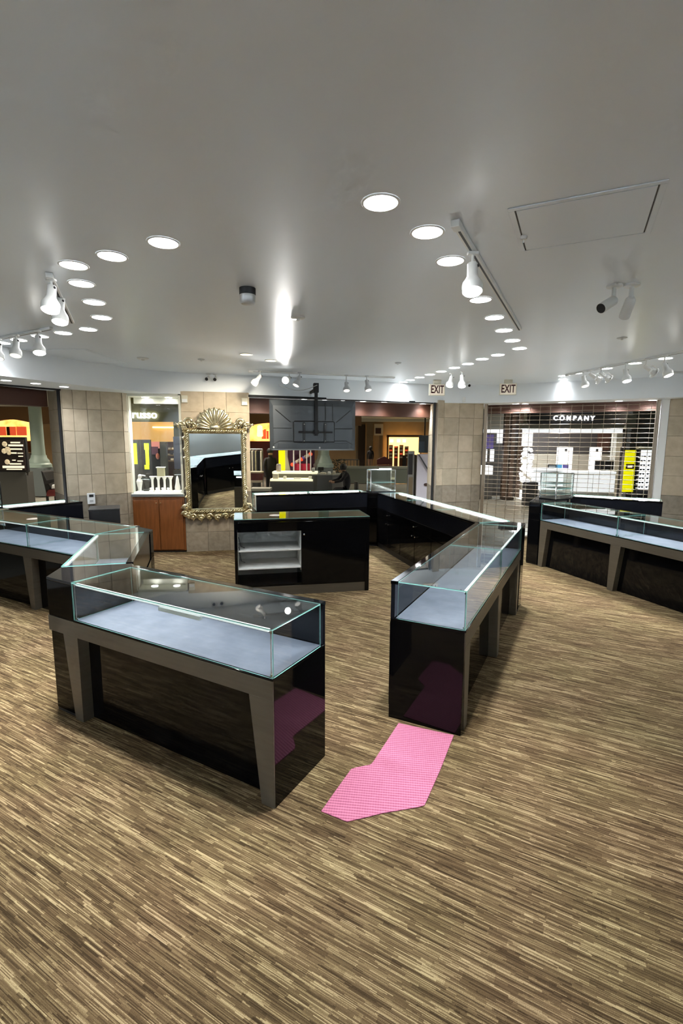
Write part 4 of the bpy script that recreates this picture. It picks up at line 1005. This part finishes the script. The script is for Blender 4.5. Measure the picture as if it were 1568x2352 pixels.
# centre opening: amber shop and clothing
t = mt('lamp_shop', 'amber lit shop behind the clothing rails, partly hidden by the television', 'store', 640, 25)
wavy(t, 540, 830, 925, 975, 4, 25, .3, M_FASC)
pbx(t, 'backlit_wall', M_ORANGE, 560,624,960,1014,26.3,.2); pbx(t, 'tan_wall', M_TAN, 624,818,940,1085,26.3,.2,z0=0)
pbx(t, 'lower_wall', mat('dark_red_wall', (.10,.02,.02), .6), 560,720,1014,1085,26.2,.08,z0=0)
for (x,y,h_) in ((601,988,20),(606,986,22),(612,990,18)): pbx(t, 'sconce', M_POST1, x,x+4,y,y+h_,26.0,.1)
c = at(597,990,26.0); MB().lathe([(.10,0),(.16,.05),(.13,.55),(.05,.6)], (c.x-t.location.x,.95,c.z-.3), 14).build('lampshade', mat('lamp_glow', (1,.7,.3), .5, emit=(1,.62,.2), es=2.0), t, smooth=50)
def clothes_rail(label, px, Y, cols, n, wpx):
    t = mt('clothes_rail', label, 'clothes rail', px, Y); W = mw(wpx, Y)
    for s in (-1,1): MB().cyl((s*W/2,0,0),(s*W/2,0,1.62),.018,n=8).build('upright', M_STEEL, t, smooth=40); MB().box(s*W/2-.03,s*W/2+.03,-.22,.22,.0,.03).build('foot', M_STEEL, t)
    MB().cyl((-W/2,0,1.6),(W/2,0,1.6),.016,n=8).build('bar', M_STEEL, t, smooth=40)
    for k in range(n):
        x = -W/2+W*(k+.5)/n; w2 = W/n*.42
        MB().prism_xz([(x-w2,.75),(x+w2,.75),(x+w2*.9,1.42),(x+.02,1.56),(x-.02,1.56),(x-w2*.9,1.42)], -.16, .16).build('garment', cols[k % len(cols)], t, bevel=.02)
clothes_rail('clothes rail hung with black and pale garments next to the person in dark clothes', 588, 16.0, [M_BLK, mat('pale_cloth', (.55,.52,.42), .8), M_DKGREY, mat('khaki_cloth', (.30,.28,.18), .8), M_BLK], 7, 28)
t = mt('display_table', 'round dark red display table with pale rim near the clothes rail', 'table', 587, 14.6)
rr = mw(17,14.6)
MB().lathe([(rr,.93),(rr,.97)], n=24).build('top', mat('pale_rim', (.5,.44,.36), .5), t); MB().lathe([(rr*.9,.72),(rr*.9,.929)], n=24).build('drum', mat('wine_drum', (.10,.02,.03), .5), t, smooth=40)
MB().lathe([(rr*.85,.65),(rr*.85,.719)], n=24).build('rim', mat('pale_rim_low', (.5,.44,.36), .5), t); MB().lathe([(rr*.6,0),(rr*.6,.649)], n=20).build('base', M_DKGREY, t, smooth=40)
t = mt('low_bench', 'low pale bench in front of the round display table', 'bench', 592, 13.0)
pbx(t, 'seat', mat('pale_bench', (.42,.42,.38), .5), 574,620,1122,1128,13.0,.4,bevel=.01); pbx(t, 'plinth', M_GREYC, 578,616,1128,1140,13.05,.3,z0=0)

# people
def person(name, label, loc, rz, joints, edges, radii, cols, zsplit, hair=None):
    me = bpy.data.meshes.new('body'); me.from_pydata(joints, edges, [])
    o = bpy.data.objects.new('body', me); COL.objects.link(o)
    o.modifiers.new('skin', 'SKIN'); 
    sv = me.skin_vertices[0].data
    for i, r in enumerate(radii): sv[i].radius = (r, r*.85); sv[i].use_root = (i == 0)
    s = o.modifiers.new('sub', 'SUBSURF'); s.levels = 2; s.render_levels = 2
    bpy.context.view_layer.update()
    m2 = bpy.data.meshes.new_from_object(o.evaluated_get(bpy.context.evaluated_depsgraph_get()))
    bpy.data.objects.remove(o)
    for m in cols: m2.materials.append(m)
    for p in m2.polygons: p.material_index = zsplit(p.center); p.use_smooth = True
    b = bpy.data.objects.new('body', m2); COL.objects.link(b)
    t = thing(name, label, 'person', loc, rz); b.parent = t
    if hair:
        MB().ball(hair[0], hair[1], 12, 8, (1,1.05,1.0)).build('hair', M_BLK, t, smooth=60)
    return t
def stand_pose(h):
    f = h/1.75
    J = [(0,0,.98),(0,0,1.15),(0,0,1.35),(0,0,1.47),(0,-.01,1.56),(0,-.02,1.66),
         (.17,0,1.42),(.22,.0,1.16),(.21,-.06,.92),(.205,-.09,.82), (-.17,0,1.42),(-.22,0,1.16),(-.21,-.06,.92),(-.205,-.09,.82),
         (.09,0,.90),(.10,0,.50),(.10,.02,.09),(.10,-.13,.035), (-.09,0,.90),(-.10,.03,.50),(-.10,.06,.09),(-.10,-.09,.035)]
    E_ = [(0,1),(1,2),(2,3),(3,4),(4,5),(2,6),(6,7),(7,8),(8,9),(2,10),(10,11),(11,12),(12,13),(0,14),(14,15),(15,16),(16,17),(0,18),(18,19),(19,20),(20,21)]
    Rr = [.15,.145,.16,.065,.085,.085,.07,.05,.038,.04,.07,.05,.038,.04,.095,.065,.042,.035,.095,.065,.042,.035]
    return [(x*f,y*f,z*f) for x,y,z in J], E_, [r*f for r in Rr]
J,E_,Rr = stand_pose(1.62); p = at(620,1012,15.2)
person('person', 'person in long dark clothes standing beside the clothes rail', (p.x,15.2,0), .5, J, E_, Rr, [M_DCLOTH, M_SKIN], lambda c: 1 if c.z > 1.44 else 0, ((0,.015,1.56),.098))
J,E_,Rr = stand_pose(1.52); p = at(851,1012,31.0)
person('person', 'distant person in a dark top with bare legs standing before the red bench', (p.x,31.0,0), math.pi, J, E_, Rr, [M_DCLOTH, M_SKIN], lambda c: 1 if c.z < .75 else 0, ((0,-.0,1.46),.10))
J = [(0,0,.62),(0,-.06,.80),(0,-.12,.99),(0,-.16,1.08),(0,-.19,1.15),(0,-.20,1.23),
     (.15,-.12,1.02),(.20,-.28,.84),(.14,-.46,.80),(.11,-.54,.80),(-.15,-.12,1.02),(-.20,-.28,.84),(-.14,-.46,.80),(-.11,-.54,.80),
     (.10,-.10,.58),(.11,-.42,.60),(.11,-.46,.16),(.11,-.58,.05),(-.10,-.10,.58),(-.11,-.40,.60),(-.11,-.40,.16),(-.11,-.52,.05)]
p = at(803,1012,13.2)
person('person', 'person in black clothes leaning forward on a stool at the mall stall', (p.x,13.2,0), -math.pi/2+.25, J, stand_pose(1.75)[1], stand_pose(1.6)[2], [M_DCLOTH, M_SKIN], lambda c: 1 if (c.z > 1.09 or c.y < -.45 and c.z > .7) else 0, ((0,-.175,1.19),.098))
t = thing('stool', 'grey box stool under the person leaning forward at the mall stall', 'stool', (p.x+.0,13.2,0), .2)
MB().box(-.19,.19,-.19,.19,.0,.46).build('base', M_GREYC, t, bevel=.02); MB().box(-.21,.21,-.21,.21,.461,.53).build('seat', M_DKGREY, t, bevel=.02); MB().box(.17,.21,-.19,.19,.531,.80).build('backrest', M_GREYC, t, bevel=.015)

# mall stall
t = mt('mall_stall', 'grey mall stall counter with a pale lit upper shelf and trays of goods', 'stall', 705, 13.6)
pbx(t, 'front_counter', M_GREYC, 620,722,1101,1150,13.6,.5,bevel=.02,z0=.08); pbx(t, 'toe_kick', M_BLK, 622,720,1150,1160,13.65,.4,z0=0)
M_LITC = mat('lit_cream_edge', (.85,.80,.55), .5, emit=(1,.92,.6), es=.5)
pbx(t, 'shelf_edge', M_LITC, 620,718,1101,1105,13.56,.55); pbx(t, 'upper_shelf', M_LITC, 625,728,1084,1088,13.9,.5); pbx(t, 'back_board', M_GREYC, 625,728,1088,1101,14.2,.05)
bb = MB(); pr = []
a0 = at(716,1092,13.6); a1 = at(792,1092,13.6)
x0 = a0.x-t.location.x; x1 = a1.x-t.location.x
bb.prism([(x0,.02),(x0+.15,-.05),(x1-.35,0),(x1,.30),(x1,.75),(x0,.75)], .08, .93); bb.build('round_counter', M_GREYC, t, smooth=30)
bb = MB(); bb.prism([(x0-.02,.0),(x0+.15,-.07),(x1-.34,-.03),(x1+.03,.29),(x1+.03,.78),(x0-.02,.78)], .931, .955); bb.build('worktop', mat('worktop_grey', (.20,.21,.19), .35), t)
pbx(t, 'monitor', M_BLK, 730,743,1073,1081,14.0,.04); pbx(t, 'monitor_stand', M_BLK, 735,738,1081,1091,14.0,.04)
for i,(x0_,x1_,y0_,y1_,m) in enumerate(((626,638,1089,1100,M_CREAM),(650,656,1094,1101,M_PAPER),(674,690,1098,1102,M_PAPER),(708,716,1095,1102,M_PAPER),(716,722,1075,1084,M_PAPER),(735,748,1086,1093,M_CREAM),(752,759,1084,1092,M_PAPER),(764,770,1082,1091,M_CREAM))):
    pbx(t, 'tray', m, x0_,x1_,y0_,y1_,13.62+.02*i,.2,bevel=.01)
t = mt('drink_dispenser', 'pale clear drink dispenser standing on the mall stall shelf', 'dispenser', 639, 14.0)
c = at(639,1084,14.0).z
MB().lathe([(.06,c),(.07,c+.02),(.07,c+.20),(.05,c+.21)], n=14).build('tank', mat('pale_tank', (.62,.55,.52), .3), t, smooth=40); MB().lathe([(.055,c+.2105),(.055,c+.23)], n=14).build('lid', M_PAPER, t)
t = mt('yellow_pillar', 'bright yellow sign pillar with a cream flared side at the mall stall', 'pillar', 650, 14.6)
pbx(t, 'panel', M_YEL, 640,653,940,1086,14.6,.12,bevel=.005); b = MB(); b.M = Matrix.Translation(-t.location)
q = [at(653.5,940,14.62),at(660,940,14.62),at(660,1050,14.62),at(667,1086,14.62),at(653.5,1086,14.62)]
b.prism_xz([(v.x,v.z) for v in q][::-1], 14.62, 14.72); b.build('flared_side', M_CREAM, t); pbx(t, 'base', M_GREYC, 636,668,1086,1100,14.6,.3,z0=0)
# red play stand behind the stall
t = mt('toy_stand', 'red toy stand with white posts and a gold sign behind the mall stall', 'stand', 690, 17.0)
for x in (674,688.5,704,713): pbx(t, 'post', M_PAPER, x-1,x+1,1000,1090,17.0,.06,z0=0)
pbx(t, 'cross_bar', M_PAPER, 688,714,998,1000.5,17.0,.06); pbx(t, 'red_board', mat('toy_red', (.38,.02,.05), .5, emit=(1,.05,.1), es=.06), 676,712,1066,1080,17.1,.4)
pbx(t, 'gold_sign', mat('gold_sign', (.60,.36,.02), .5, emit=(1,.6,.05), es=.25), 664,696,970,1004,17.4,.08); pbx(t, 'dark_board', mat('plum_board', (.06,.015,.05), .5), 664,722,1004,1090,17.8,.08,z0=0)
for k_ in range(10):
    x = 666+k_*5.2; y = 1030+(k_*37) % 40; c = at(x,y,17.35); MB().ball((c.x-t.location.x,.35,c.z),.07,8,6).build('toy', (M_PAPER, M_POST1, M_VIOLET, M_CREAM)[k_ % 4], t, smooth=60)
t = mt('shrub_planter', 'dark leafy shrub in a grey planter near the seated person', 'plant', 774, 19.5)
MB().lathe([(.30,0),(.36,.45),(.36,.5)], n=20).build('pot', M_GREYC, t, smooth=40)
M_LEAF = noisy(mat('dark_leaf', rough=.6), (.012,.016,.01), (.035,.045,.025), 12, 3); b = MB(); random.seed(3)
for k_ in range(90):
    a = random.uniform(0,6.283); r = random.uniform(.05,.42); z = random.uniform(.5,1.12); px_ = (r*math.cos(a), r*math.sin(a), z); dx, dy, dz = random.uniform(-.12,.12), random.uniform(-.12,.12), random.uniform(.02,.14)
    b.add([px_,(px_[0]+dx+.03,px_[1]+dy,px_[2]+dz*.6),(px_[0]+dx*1.8,px_[1]+dy*1.8,px_[2]+dz),(px_[0]+dx-.03,px_[1]+dy+.03,px_[2]+dz*.6)], [(0,1,2,3)])
b.build('foliage', M_LEAF, t)['kind'] = 'stuff'
def railing(label, x0, x1, Y, zt, n):
    t = mt('railing', label, 'railing', (x0+x1)/2, Y); a = mw(x0-(x0+x1)/2,Y); e = -a
    MB().box(a,e,-.03,.03,zt-.05,zt).build('top_rail', M_GREYC, t); MB().box(a,e,-.02,.02,.08,.12).build('bottom_rail', M_GREYC, t)
    for k_ in range(n): x = a+(e-a)*k_/(n-1); MB().box(x-.015,x+.015,-.015,.015,0,zt-.05).build('baluster', M_TAN if k_ % 2 else M_GREYC, t)
railing('metal railing before the tan wall to the side of the seated person', 776, 824, 24.0, 1.0, 14)
# far end of the hall
t = mt('hall_end', 'tan end wall of the hall with pilasters and a dark square picture', 'wall', 860, 37)
pbx(t, 'wall', M_MWALL, 800,1000,966,1090,37.0,.3,z0=0); pbx(t, 'dark_bay', mat('dark_bay', (.035,.022,.015), .7), 822,838,975,1070,36.8,.15,z0=0)
for x in (840,858,880): pbx(t, 'pilaster', M_TAN, x-2,x+2,972,1072,36.75,.2,z0=0)
pbx(t, 'picture_frame', M_CREAM, 859,880,974,1000,36.6,.1); pbx(t, 'picture', M_POST2, 862,875,983,996,36.55,.04); pbx(t, 'cornice', M_MCEIL, 800,1000,957,968,35,.3)
t = mt('bright_store', 'bright amber lit store with shelves at the far end of the hall', 'store', 929, 36.0)
pbx(t, 'lit_back', mat('amber_store', (1,.55,.2), .6, emit=(1,.55,.17), es=1.5), 890,969,1004,1068,36.4,.1,z0=0)
for x in (890,966): pbx(t, 'jamb', M_FASC, x-2,x+3,1000,1068,36.0,.3,z0=0)
pbx(t, 'lintel', M_FASC, 888,970,999,1004,36.0,.3)
for k_ in range(4):
    pbx(t, 'shelf_unit', mat('goods_brown', (.16,.07,.03), .6), 893+k_*12,902+k_*12,1022+3*(k_ % 2),1060,36.1,.25,z0=.05)
    for j in range(4): pbx(t, 'goods', (M_PAPER, M_POST1, M_CREAM)[(k_+j) % 3], 894+k_*12,900+k_*12,1025+j*8,1028+j*8,36.0,.08)
for x in (896,912,925): pbx(t, 'hanging_lamp', mat('lamp_yellow', (1,.8,.3), .5, emit=(1,.75,.25), es=3), x,x+7,1009,1016,36.0,.2)
pbx(t, 'black_counter', M_BLK, 925,933,1046,1066,35.6,.5,z0=0)
t = mt('red_bench', 'dark red bench with a curved back in the far hall', 'bench', 884, 29.0); W = mw(34,29)
MB().box(-W/2,W/2,-.25,.25,.40,.48).build('seat', M_RED, t, bevel=.02)
b = MB(); b.prism_xz([(-W/2,.5),(W/2,.5),(W/2,.72),(W*.25,.86),(0,.98),(-W*.25,.90),(-W/2,.80)], .18, .24); b.build('backrest', M_RED, t, bevel=.01)
for x in (-W/2+.05,W/2-.05):
    for y in (-.2,.2): MB().box(x-.03,x+.03,y-.03,y+.03,0,.399).build('leg', M_RED, t)
t = mt('low_wall', 'low pale wall along the walkway beyond the lit corner cube', 'low wall', 860, 22)
pbx(t, 'wall', mat('pale_green_wall', (.20,.22,.18), .6), 790,975,1076,1112,22,.25,z0=0); pbx(t, 'coping', mat('coping', (.32,.33,.28), .5), 788,977,1072,1076,21.95,.35)
# poster stand and leaning panel just outside the opening
t = mt('poster_stand', 'tall narrow metal poster stand with a dark poster outside the centre opening', 'poster stand', 942, 12.2)
pbx(t, 'frame', M_STEEL, 934,952,1036,1160,12.2,.10,.01,z0=.03); pbx(t, 'poster', mat('dark_poster', (.03,.03,.035), .25), 937,948,1043,1090,12.185,.012); pbx(t, 'lower_panel', mat('tan_panel', (.24,.18,.11), .5), 937,948,1096,1160,12.185,.012,z0=.15)
MB().box(-.16,.16,-.12,.25,0,.029).build('foot', M_STEEL, t); pbx(t, 'side', M_BLK, 952.5,957,1045,1160,12.25,.3,z0=.03)
t = mt('white_panel', 'white slanted advertising panel with a dark diagonal line beside the stone pier', 'panel', 972, 10.9)
b = MB(); b.M = Matrix.Translation(-t.location); q = [at(958,1043,10.9),at(986,1043,10.9),at(986,1200,10.9),at(953,1200,10.9)]
q[2].z = .02; q[3].z = .02; b.prism_xz([(v.x,v.z) for v in q][::-1], 10.9, 10.96); b.build('board', mat('lilac_white', (.52,.48,.52), .5), t, bevel=.004)
b = MB(); b.M = Matrix.Translation(-t.location); q = [at(960,1044,10.88),at(963,1044,10.88),at(984,1078,10.88),at(984,1084,10.88)]; b.prism_xz([(v.x,v.z) for v in (q[0],q[3],q[2],q[1])], 10.88, 10.895); b.build('stripe', M_DKGREY, t)
c = at(979,1113,10.88); MB().ball((c.x-t.location.x,-.01,c.z),.05,10,6,(1.2,.2,.7)).build('badge', M_POST2, t, smooth=60); MB().box(-.2,.2,-.15,.2,0,.019).build('foot', M_STEEL, t)
t = mt('hanging_sign', 'dark blue hanging sign box beside the stone pier outside the opening', 'sign', 972, 12.6)
t.location.z = at(972,1040,12.6).z
b = pbx(t, 'case', mat('navy_sign', (.03,.04,.05), .4), 962,988,1000,1040,12.6,.12,.01); pbx(t, 'face', mat('blue_face', (.06,.09,.13), .4), 961,975,1014,1038,12.57,.02)
b = MB(); b.M = Matrix.Translation(-t.location); a = at(974,1000,12.63); b.box(a.x,a.x+.03,12.63,12.66,a.z,3.42); b.build('hanger', M_BLK, t)

# ------------------------------------------------------------------ eyewear store behind the roller grille
t = mt('eyewear_store', 'white eyewear store front with a black sign band and letters behind the grille', 'store', 1325, 15.0)
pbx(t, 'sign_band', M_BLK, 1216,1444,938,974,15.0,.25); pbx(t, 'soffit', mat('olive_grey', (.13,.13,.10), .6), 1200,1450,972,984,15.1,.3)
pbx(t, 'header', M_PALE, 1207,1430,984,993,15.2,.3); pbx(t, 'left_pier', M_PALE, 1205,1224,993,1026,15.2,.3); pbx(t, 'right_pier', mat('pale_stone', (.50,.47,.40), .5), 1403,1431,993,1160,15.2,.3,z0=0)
pbx(t, 'back_wall', mat('dark_store_back', (.075,.065,.06), .5), 1200,1435,990,1042,19.0,.2); pbx(t, 'lower_back_wall', mat('beige_store_back', (.40,.36,.29), .5), 1195,1435,1042,1160,19.0,.2,z0=0)
pbx(t, 'brown_panel', mat('brown_panel', (.10,.045,.03), .5), 1372,1402,993,1034,18.8,.1)
pbx(t, 'floor_tiles', M_PAPER, 1200,1435,1150,1152,15.2,3.4,z0=-.019)
cc = at(1317.5,961,14.95); text_mesh('COMPANY', .19, .012, M_SIGNW, t, 'letters', (cc.x-t.location.x,-.05,cc.z), (math.pi/2,0,0), bold=.004, spacing=1.5, sx=1.02)
light('AREA', 'store_lamp', t, (0,2.0,3.1), 80, (.95,.98,1), 2.5)
MB().lathe([(1.2,0),(1.2,.06)], (0,2.0,3.12), 24).build('ceiling_light', M_PALE, t)
def white_cab(label, x0,x1,y0,y1,Y, logo=True):
    t = mt('display_cabinet', label, 'cabinet', (x0+x1)/2, Y)
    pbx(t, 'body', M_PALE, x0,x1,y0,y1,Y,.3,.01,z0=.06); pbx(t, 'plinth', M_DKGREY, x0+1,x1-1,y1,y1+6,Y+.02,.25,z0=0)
    if logo: xm = (x0+x1)/2; pbx(t, 'logo_plate', M_BLK, xm-3,xm+3,y0+3,y0+10,Y-.012,.011)
white_cab('tall white store cabinet with a small black plate, beside the flower display', 1283,1316,1028,1090,17.0)
white_cab('tall white store cabinet with a small black plate, beside the black monitors', 1359,1383,1028,1090,17.0)
def white_counter(label, x0,x1,yt,Y,n):
    t = mt('sales_counter', label, 'counter', (x0+x1)/2, Y)
    a = at(x0,yt,Y); e = at(x1,yt,Y); lx = a.x-t.location.x; rx = e.x-t.location.x
    MB().box(lx,rx,0,.5,.10,a.z-.06).build('body', M_PAPER, t); MB().box(lx+.02,rx-.02,.03,.5,0,.099).build('toe_kick', M_DKGREY, t)
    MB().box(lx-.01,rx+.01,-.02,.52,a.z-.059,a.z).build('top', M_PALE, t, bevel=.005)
    for k_ in range(n): w_ = (rx-lx)/n; MB().box(lx+w_*k_+.012,lx+w_*(k_+1)-.012,-.012,-.0005,.45,a.z-.10).build('front_panel', M_PALE, t, bevel=.003); MB().box(lx+w_*k_+.012,lx+w_*(k_+1)-.012,-.011,-.0005,.12,.42).build('lower_panel', M_PAPER, t, bevel=.003)
    return t
white_counter('white store counter with large square front panels in front of the yellow banner', 1312,1414,1083,14.2,2)
white_counter('white store counter below the framed mirrors and flower display', 1222,1308,1076,14.8,3)
t = mt('monitor', 'pair of black monitors on the white store counter', 'monitor', 1387, 14.9); t.location.z = at(1387,1083,14.9).z
pbx(t, 'screen', M_BLK, 1366,1388,1057,1080,14.9,.05,.004); pbx(t, 'screen', M_BLK, 1389,1410,1057,1080,14.92,.05,.004); pbx(t, 'stand', M_DKGREY, 1384,1392,1080,1083,14.95,.1)
t = mt('counter_mirror', 'small dark framed mirror on the white store counter', 'mirror', 1270, 15.2); t.location.z = at(1270,1076,15.2).z
pbx(t, 'frame', M_BLK, 1258,1278,1067,1076,15.2,.03); pbx(t, 'glass', M_STEEL, 1260,1276,1069,1075,15.18,.019)
for nm, lb, px, m in (('blue_box','bright blue carton on the white store counter',1285,M_BLUE),('violet_box','violet carton on the white store counter',1300,M_VIOLET)):
    t = mt(nm, lb, 'box', px, 15.1); t.location.z = at(px,1076,15.1).z; pbx(t, 'carton', m, px-5,px+6,1067,1076,15.1,.12,.008); pbx(t, 'lid', M_PAPER, px-5.3,px+6.3,1065,1067,15.09,.14,.004)
t = mt('flower_display', 'tall pile of white artificial flowers at the side of the eyewear store', 'flowers', 1217, 14.4)
pbx(t, 'stand', M_DKGREY, 1206,1236,1108,1150,14.4,.3,z0=0); b = MB(); random.seed(5); cc = at(1217,1108,14.4).z
for k_ in range(70):
    z = random.uniform(0,.95); w_ = .20-.10*z; b.ball((random.uniform(-w_,w_)*1.0,random.uniform(.02,.28),cc+.03+z), random.uniform(.035,.075), 7, 5, (1,1,.8))
b.build('blooms', M_PALE, t, smooth=60)['kind'] = 'stuff'
t = mt('yellow_banner', 'tall bright yellow banner with a small black label beside the eyewear rack', 'banner', 1447, 11.6)
b = MB(); b.M = Matrix.Translation(-t.location); q = [at(1437,1034,11.6),at(1461,1034,11.6),at(1453,1130,11.6),at(1429,1130,11.6)]
b.prism_xz([(v.x,v.z) for v in q][::-1], 11.6, 11.63); b.build('sheet', M_YEL, t); pbx(t, 'label', M_POST2, 1437,1456,1066,1077,11.58,.015); pbx(t, 'label_text', M_TXT, 1441,1452,1069,1074,11.57,.008)
pbx(t, 'pole', M_DKGREY, 1420,1428,1026,1140,11.65,.06,z0=.03); MB().box(-.3,.3,-.15,.2,0,.029).build('foot', M_DKGREY, t)
t = mt('eyewear_rack', 'white wall rack holding rows of sunglasses behind the roller grille', 'rack', 1494, 11.9)
pbx(t, 'back', M_PALE, 1467,1518,1034,1124,11.9,.06); pbx(t, 'frame', M_DKGREY, 1463,1522,1024,1132,11.97,.06,z0=.06); pbx(t, 'crown', M_CREAM, 1466,1518,1026,1032,11.85,.1); pbx(t, 'plinth', M_BLK, 1463,1522,1134,1150,11.9,.25,z0=0)
ex = at(1493,1079,11.8).x-t.location.x; eW = mw(50,11.8)
for r in range(8):
    z = at(1494,1050+r*10,11.85).z
    MB().box(ex-eW/2,ex+eW/2,-.10,-.001,z-.02,z-.008).build('shelf', M_PALE, t)
    for c_ in range(3):
        x = ex-eW/2+eW*(c_+.5)/3; g_ = MB()
        for s in (-1,1): g_.ball((x+s*.035,-.07,z+.016),.026,8,5,(1.1,.3,.8))
        g_.tube([(x-.06,-.06,z+.02),(x,-.075,z+.028),(x+.06,-.06,z+.02)], .006, 5); g_.build('sunglasses', M_BLK, t, smooth=60)
t = mt('charcoal_wall', 'charcoal tiled shop wall above the sunglasses rack', 'wall', 1495, 14.0)
pbx(t, 'wall', mat('charcoal_tile', (.055,.058,.05), .4), 1434,1600,930,1160,14.0,.2,z0=0)
for y in (960,975,990,1005,1018): pbx(t, 'joint_line', mat('joint_light', (.16,.16,.14), .5), 1438,1540,y,y+1.2,13.985,.012)
pbx(t, 'lighter_panel', mat('olive_panel', (.14,.145,.115), .4), 1436,1462,953,985,13.98,.015)
# left bay of the grille view
t = mt('phone_store', 'white lit store bay with a violet poster behind the edge of the grille', 'store', 1132, 17.0)
pbx(t, 'wall', mat('dark_bay_wall', (.06,.055,.05), .6), 1090,1160,940,1180,17.2,.2,z0=0); pbx(t, 'header', mat('olive_header', (.16,.15,.12), .6), 1090,1160,940,984,16.9,.25)
pbx(t, 'lit_ceiling', M_PALE, 1112,1158,986,994,16.8,.15); pbx(t, 'lit_panel', M_PALE, 1142,1157,994,1018,16.8,.1); pbx(t, 'violet_poster', M_VIOLET, 1112,1134,998,1030,16.8,.1)
for x in (1110,1126): pbx(t, 'lit_shelf', M_PALE, x,x+9,1032,1060,16.7,.1)
pbx(t, 'white_counter', M_PALE, 1105,1132,1070,1090,16.2,.5); pbx(t, 'counter_base', M_GREYC, 1105,1132,1090,1120,16.25,.4,z0=0)
t = mt('brown_pier', 'dark brown panelled pier between the phone store and the eyewear store', 'pier', 1178, 16.0)
pbx(t, 'core', mat('umber_panel', (.045,.028,.018), .45), 1152,1204,936,1180,16.0,.3,z0=0)
for x in (1160,1176,1192): pbx(t, 'moulding', mat('umber_light', (.10,.06,.035), .45), x-1.5,x+1.5,945,1160,15.97,.03,z0=.1)
